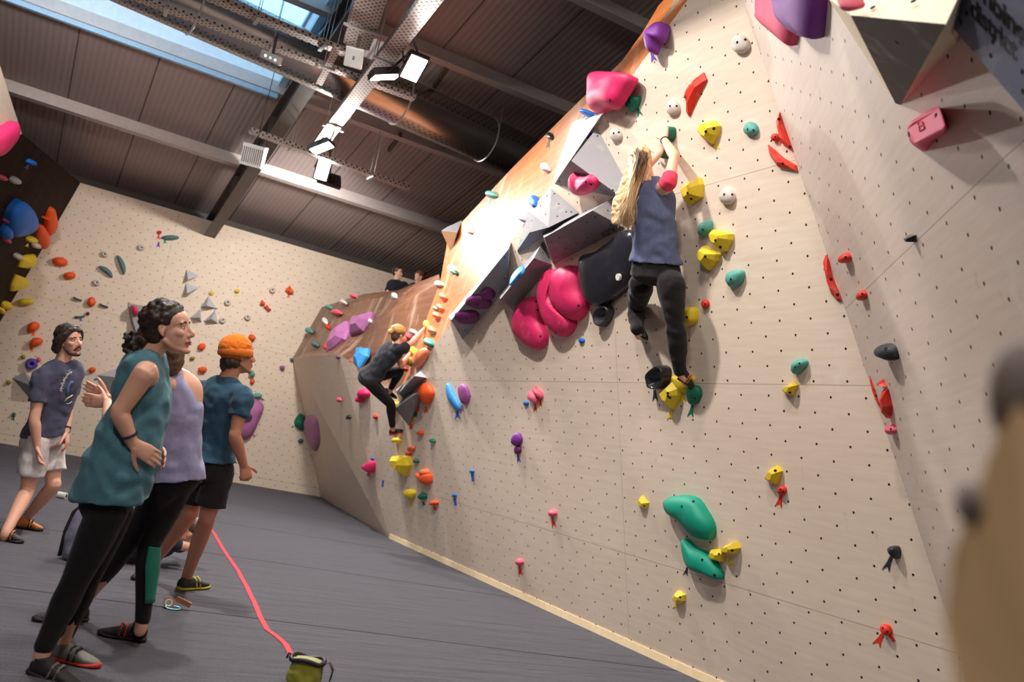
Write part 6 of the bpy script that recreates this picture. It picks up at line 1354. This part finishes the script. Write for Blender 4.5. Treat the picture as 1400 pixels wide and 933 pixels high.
# ---------- person reclining on the mat behind the beanie man
def recliner():
    D = 7.15; base = gfoot(240, 772); D = depth(base)
    r = person('person in dark clothes lounging on the mat behind the bare legs', base)
    Pv = gfoot(184, 770)+UPV*.12; Wa = gfoot(198, 772)+UPV*.13; Ch = gfoot(213, 773)+UPV*.16; Nk = gfoot(226, 774)+UPV*.22
    x = img(.1, .3, 1); y = img(-.2, -1, -.1)
    b = MB(); loft(b, torso_secs(Pv, Wa, Ch, Nk, x, x, y, y, .9)); hc = Nk+img(.9, -.25, .2)*.15; limb(b, [(Nk, .055), (hc, .05)])
    A, f, u, s = head_shapes(b, hc, img(-.75, -.6, -.1), img(.6, -.8, 0), 1.)
    Sn, Sf = Nk-x*.17-UPV*.04, Nk+x*.17-UPV*.04; En, Wn = P(257, 748, D-.2), P(226, 744, D-.25); Ef, Wf = P(252, 735, D+.2), P(243, 698, D+.2)
    for S, E1, W1 in ((Sn, En, Wn), (Sf, Ef, Wf)): limb(b, [(lerp(Ch, S, .6), .058)]+arm_rows(S, E1, W1, .95))
    hand(b, Wn, img(-1, .1, 0), img(0, 1, .2), img(0, -.4, -1), .7); hand(b, Wf, img(-.3, -1, 0), img(-.6, .2, .3), img(.6, 0, 0), .8)
    for k, (kx, ky, ax, ay) in ((-1, (176, 742, 160, 764)), (1, (196, 735, 176, 766))): limb(b, leg_rows(Pv+x*.09*k, P(kx, ky, D+.1*k), gfoot(ax, ay+6)+UPV*.07, .9))
    fuse(b, 'body', S_fair, r, .009, 3)
    t = MB(); loft(t, torso_secs(Pv, Wa, Ch, Nk, x, x, y, y, .9, .014)[2:], 24, 4)
    for S, E1 in ((Sn, En), (Sf, Ef)): limb(t, [(S, .068), (lerp(S, E1, .5), .064)], 4, 14)
    fuse(t, 'tshirt', cloth('ink_cotton', (44, 48, 62)), r, .011, 2, folds(.006, 14., 1.))
    t = MB(); loft(t, [(q[0], q[1], q[2], q[3]+.012, q[4]+.012, q[5]+.012) for q in torso_secs(Pv, Wa, Ch, Nk, x, x, y, y, .9)[:4]])
    for k, (kx, ky, ax, ay) in ((-1, (176, 742, 160, 764)), (1, (196, 735, 176, 766))): limb(t, [(p_, q_+.012) for p_, q_ in leg_rows(Pv+x*.09*k, P(kx, ky, D+.1*k), gfoot(ax, ay+6)+UPV*.07, .9)[:5]])
    fuse(t, 'trousers', cloth('ink_trousers', (46, 48, 58)), r, .011, 2, folds(.005, 14., 2.))
    t = MB(); t.ball(A(-.024, .045), f, s, u, .1, .082, .084, 14, 10); fuse(t, 'hair', hair_mat('hair_brown', (70, 48, 36), (118, 86, 62)), r, .011, 2)
recliner()
# ------------------------------------------------------------------ things on the mats and near the lens
# red tape line on the carpet
def ribbon(name, pts, w, mat, label, z=.006):
    q = [gfoot(*p) for p in pts]; vs = []
    for i, p in enumerate(q):
        t = _n(q[min(i+1, len(q)-1)]-q[max(i-1, 0)]); s = np.cross(t, UPV)
        vs += [p+s*w/2+UPV*z, p-s*w/2+UPV*z, p+s*w/2, p-s*w/2]
    fs = []
    for i in range(len(q)-1):
        a, b = 4*i, 4*i+4; fs += [[a, a+1, b+1, b], [a, b, b+2, a+2], [a+1, a+3, b+3, b+1]]
    o = mesh_obj(name, vs, fs, mat); fix_normals(o); setp(o, label, 'strap'); return o
M_strapred = cloth('red_webbing', (206, 62, 74), .8, .15, 60.)
ribbon('floor_strap', [(272, 708), (283, 720), (291, 728), (297, 738), (303, 749), (311, 761), (318, 771), (325, 781), (331, 793), (336, 801), (342, 814), (348, 826), (356, 846), (365, 862), (379, 872), (390, 882), (397, 895), (406, 907), (412, 916)], .035, M_strapred, 'long red strap lying across the dark mats towards the chalk bag')
ribbon('floor_strap', [(40, 668), (34, 684), (26, 700), (18, 716)], .06, M_strapred, 'short red strap between the legs of the bearded man')
# chalk bag at the lower edge
def chalk_bag():
    c = gfoot(413, 938); r = empty('chalk_bag', c); setp(r, 'olive chalk bag with a black rim at the lower edge of the picture', 'chalk bag')
    mb = MB(); secs = []
    ax = img(1, .1, 0); ax = _n(ax-UPV*(ax@UPV)); ay = np.cross(UPV, ax)
    for h_, w in ((0.0, .07), (.02, .082), (.06, .085), (.1, .08), (.125, .078)): secs.append((c+UPV*h_, ax, ay, w, w*.85, w*.85))
    loft(mb, secs, 24, 4); fuse(mb, 'pouch', cloth('olive_canvas', (148, 142, 56), .85, .3, 20.), r, .006, 2, folds(.007, 24., 2.))
    rim = MB(); rim.tube([c+UPV*(.128+.008*math.sin(3*q))+ax*.083*math.cos(q)+ay*.072*math.sin(q) for q in np.linspace(0, 2*PI, 30)], (.012), 8); rim.build('rim', R_blk, r, True)
    fl_ = MB(); fl_.tube([c+UPV*.12+ax*.08, c+UPV*.135+ax*.11, c+UPV*.1+ax*.135, c+UPV*.05+ax*.13], [(.004, .025)]*4, 8); fl_.build('flap', R_dk, r, True)
    lin = MB(); loft(lin, [(c+UPV*.12, ax, ay, .074, .062, .062), (c+UPV*.13, ax, ay, .07, .06, .06)], 20, 2); lin.build('lining', cloth('pale_fleece', (170, 166, 120)), r, True)
    bk = MB(); q = c+UPV*.13+ax*.075+ay*-.03; bk.bar(q, q+UPV*.02+ax*.012, .012, .01); bk.build('toggle', plain('silver', (200, 200, 205), .2, .9), r)
    st = MB(); st.tube([c+UPV*.13-ax*.06+ay*.0, c+UPV*.14-ax*.1, c+UPV*.115-ax*.105], .006, 6); st.build('loop', R_blk, r, True)
chalk_bag()
# rolls of finger tape with a carabiner
def tape_roll():
    c = gfoot(229, 832); r = empty('tape_roll', c); setp(r, 'roll of brown finger tape with a small carabiner lying on the mat', 'tape roll')
    a = img(.9, .1, .3); a = _n(a-UPV*(a@UPV)); b = np.cross(UPV, a); o = c+UPV*.035
    def tor(R0, R1, h, name, mat, o, ax):
        e1 = _n(np.cross(ax, (.1, .2, 1.))); e2 = np.cross(ax, e1); n = 26; vs = []
        for i in range(n):
            q = 2*PI*i/n; d = e1*math.cos(q)+e2*math.sin(q)
            vs += [o+d*R1-ax*h, o+d*R1+ax*h, o+d*R0+ax*h, o+d*R0-ax*h]
        fs = [[4*i+k, 4*i+(k+1) % 4, 4*((i+1) % n)+(k+1) % 4, 4*((i+1) % n)+k] for i in range(n) for k in range(4)]
        m = mesh_obj(name, vs, fs, mat); fix_normals(m); adopt(m, r)
    face = _n(CAM-c); ax = _n(np.array([face[0], face[1], .15]))
    tor(.022, .034, .022, 'roll', plain('tape_brown', (150, 110, 82), .8), o, ax); tor(.017, .0225, .0225, 'core', plain('tape_core', (214, 206, 198), .8), o, ax)
    p = o+a*.06; MB().bar(p-a*.02+UPV*.03, p+a*.07-UPV*.0, .03, .03).build('brush', plain('brush_wood', (140, 92, 64), .7), r)
    k = MB(); k.tube([c+a*(.03+.045*math.cos(q))+b*-.03+b*.012*math.sin(q)+UPV*(.014+.008*math.sin(q)) for q in np.linspace(0, 2*PI, 20)], .005, 6); k.build('carabiner', plain('teal_metal', (120, 170, 180), .3, .8), r, True)
tape_roll()
c = gfoot(84, 682); o = MB(); ax = _n(np.array([img(1, .3, 0)[0], img(1, .3, 0)[1], 0])); o.tube([c+UPV*.035-ax*.045, c+UPV*.035+ax*.045], .035, 20)
tr = empty('white_roll', c); setp(tr, 'small white roll lying on the mat right of the bearded man\'s legs', 'roll'); o.build('roll_body', M_white, tr, False)
MB().tube([c+UPV*.035+ax*.045, c+UPV*.035+ax*.047], .02, 16).build('roll_hole', M_hole, tr)
# grey pouch bag behind the front woman
c = gfoot(112, 768); bg_ = empty('gym_bag', c); setp(bg_, 'grey bag with a black rim standing behind the front woman\'s legs', 'bag')
mb = MB(); ax = _n(np.cross(UPV, _n(CAM-c))); ay = np.cross(UPV, ax)
loft(mb, [(c+UPV*.0, ax, ay, .12, .1, .1), (c+UPV*.05, ax, ay, .15, .12, .12), (c+UPV*.22, ax, ay, .15, .12, .12), (c+UPV*.36, ax, ay, .12, .08, .08), (c+UPV*.42, ax, ay, .06, .05, .05)], 22, 4); fuse(mb, 'bag_body', cloth('bag_grey', (122, 120, 140)), bg_, .01, 2, folds(.006, 12., 3.))
rr_ = MB(); rr_.tube([c+UPV*.02-ax*.155-ay*.02, c+UPV*.2-ax*.158-ay*.02, c+UPV*.34-ax*.135-ay*.02, c+UPV*.42-ax*.07-ay*.02, c+UPV*.44+ax*.0-ay*.02], .014, 8); rr_.build('rim', R_blk, bg_, True)
# plywood return wall close to the lens, out of focus
nd = .42
fr_ = [P(x_, y_, d_) for x_, y_, d_ in ((1420, 500, .50), (1395, 545, .49), (1362, 600, .47), (1332, 680, .45), (1300, 760, .43), (1292, 850, .42), (1312, 960, .41), (1420, 990, .44))]
bk_ = [p+FWD*.5+CR*.5 for p in fr_]; m = len(fr_); cc = sum(fr_)/m
uvn = [((p-cc)@CR, (p-cc)@-CDN) for p in fr_+bk_]
o = mesh_obj('wall_near', fr_+bk_, [list(range(m)), list(range(2*m-1, m-1, -1))]+[[i, i+m, (i+1) % m+m, (i+1) % m] for i in range(m)], plain('near_plywood', (226, 186, 138), .7, 0, .1, 20), None, False, uvn); fix_normals(o); o['kind'] = 'structure'
for (x_, y_, d_, w_, h_, l_) in ((1392, 540, .5, .016, .03, 'upper blurred dark hold on the near plywood edge'), (1325, 690, .45, .005, .012, 'lower blurred dark hold on the near plywood edge')):
    c = P(x_, y_, d_); o = MB(); o.ball(c, CR, -CDN, FWD, w_, h_, .012, 14, 9); q = o.build('climbing_hold', hold_mat('grey_near', (150, 132, 126), .6, .1), None, True); setp(q, l_, 'climbing hold')
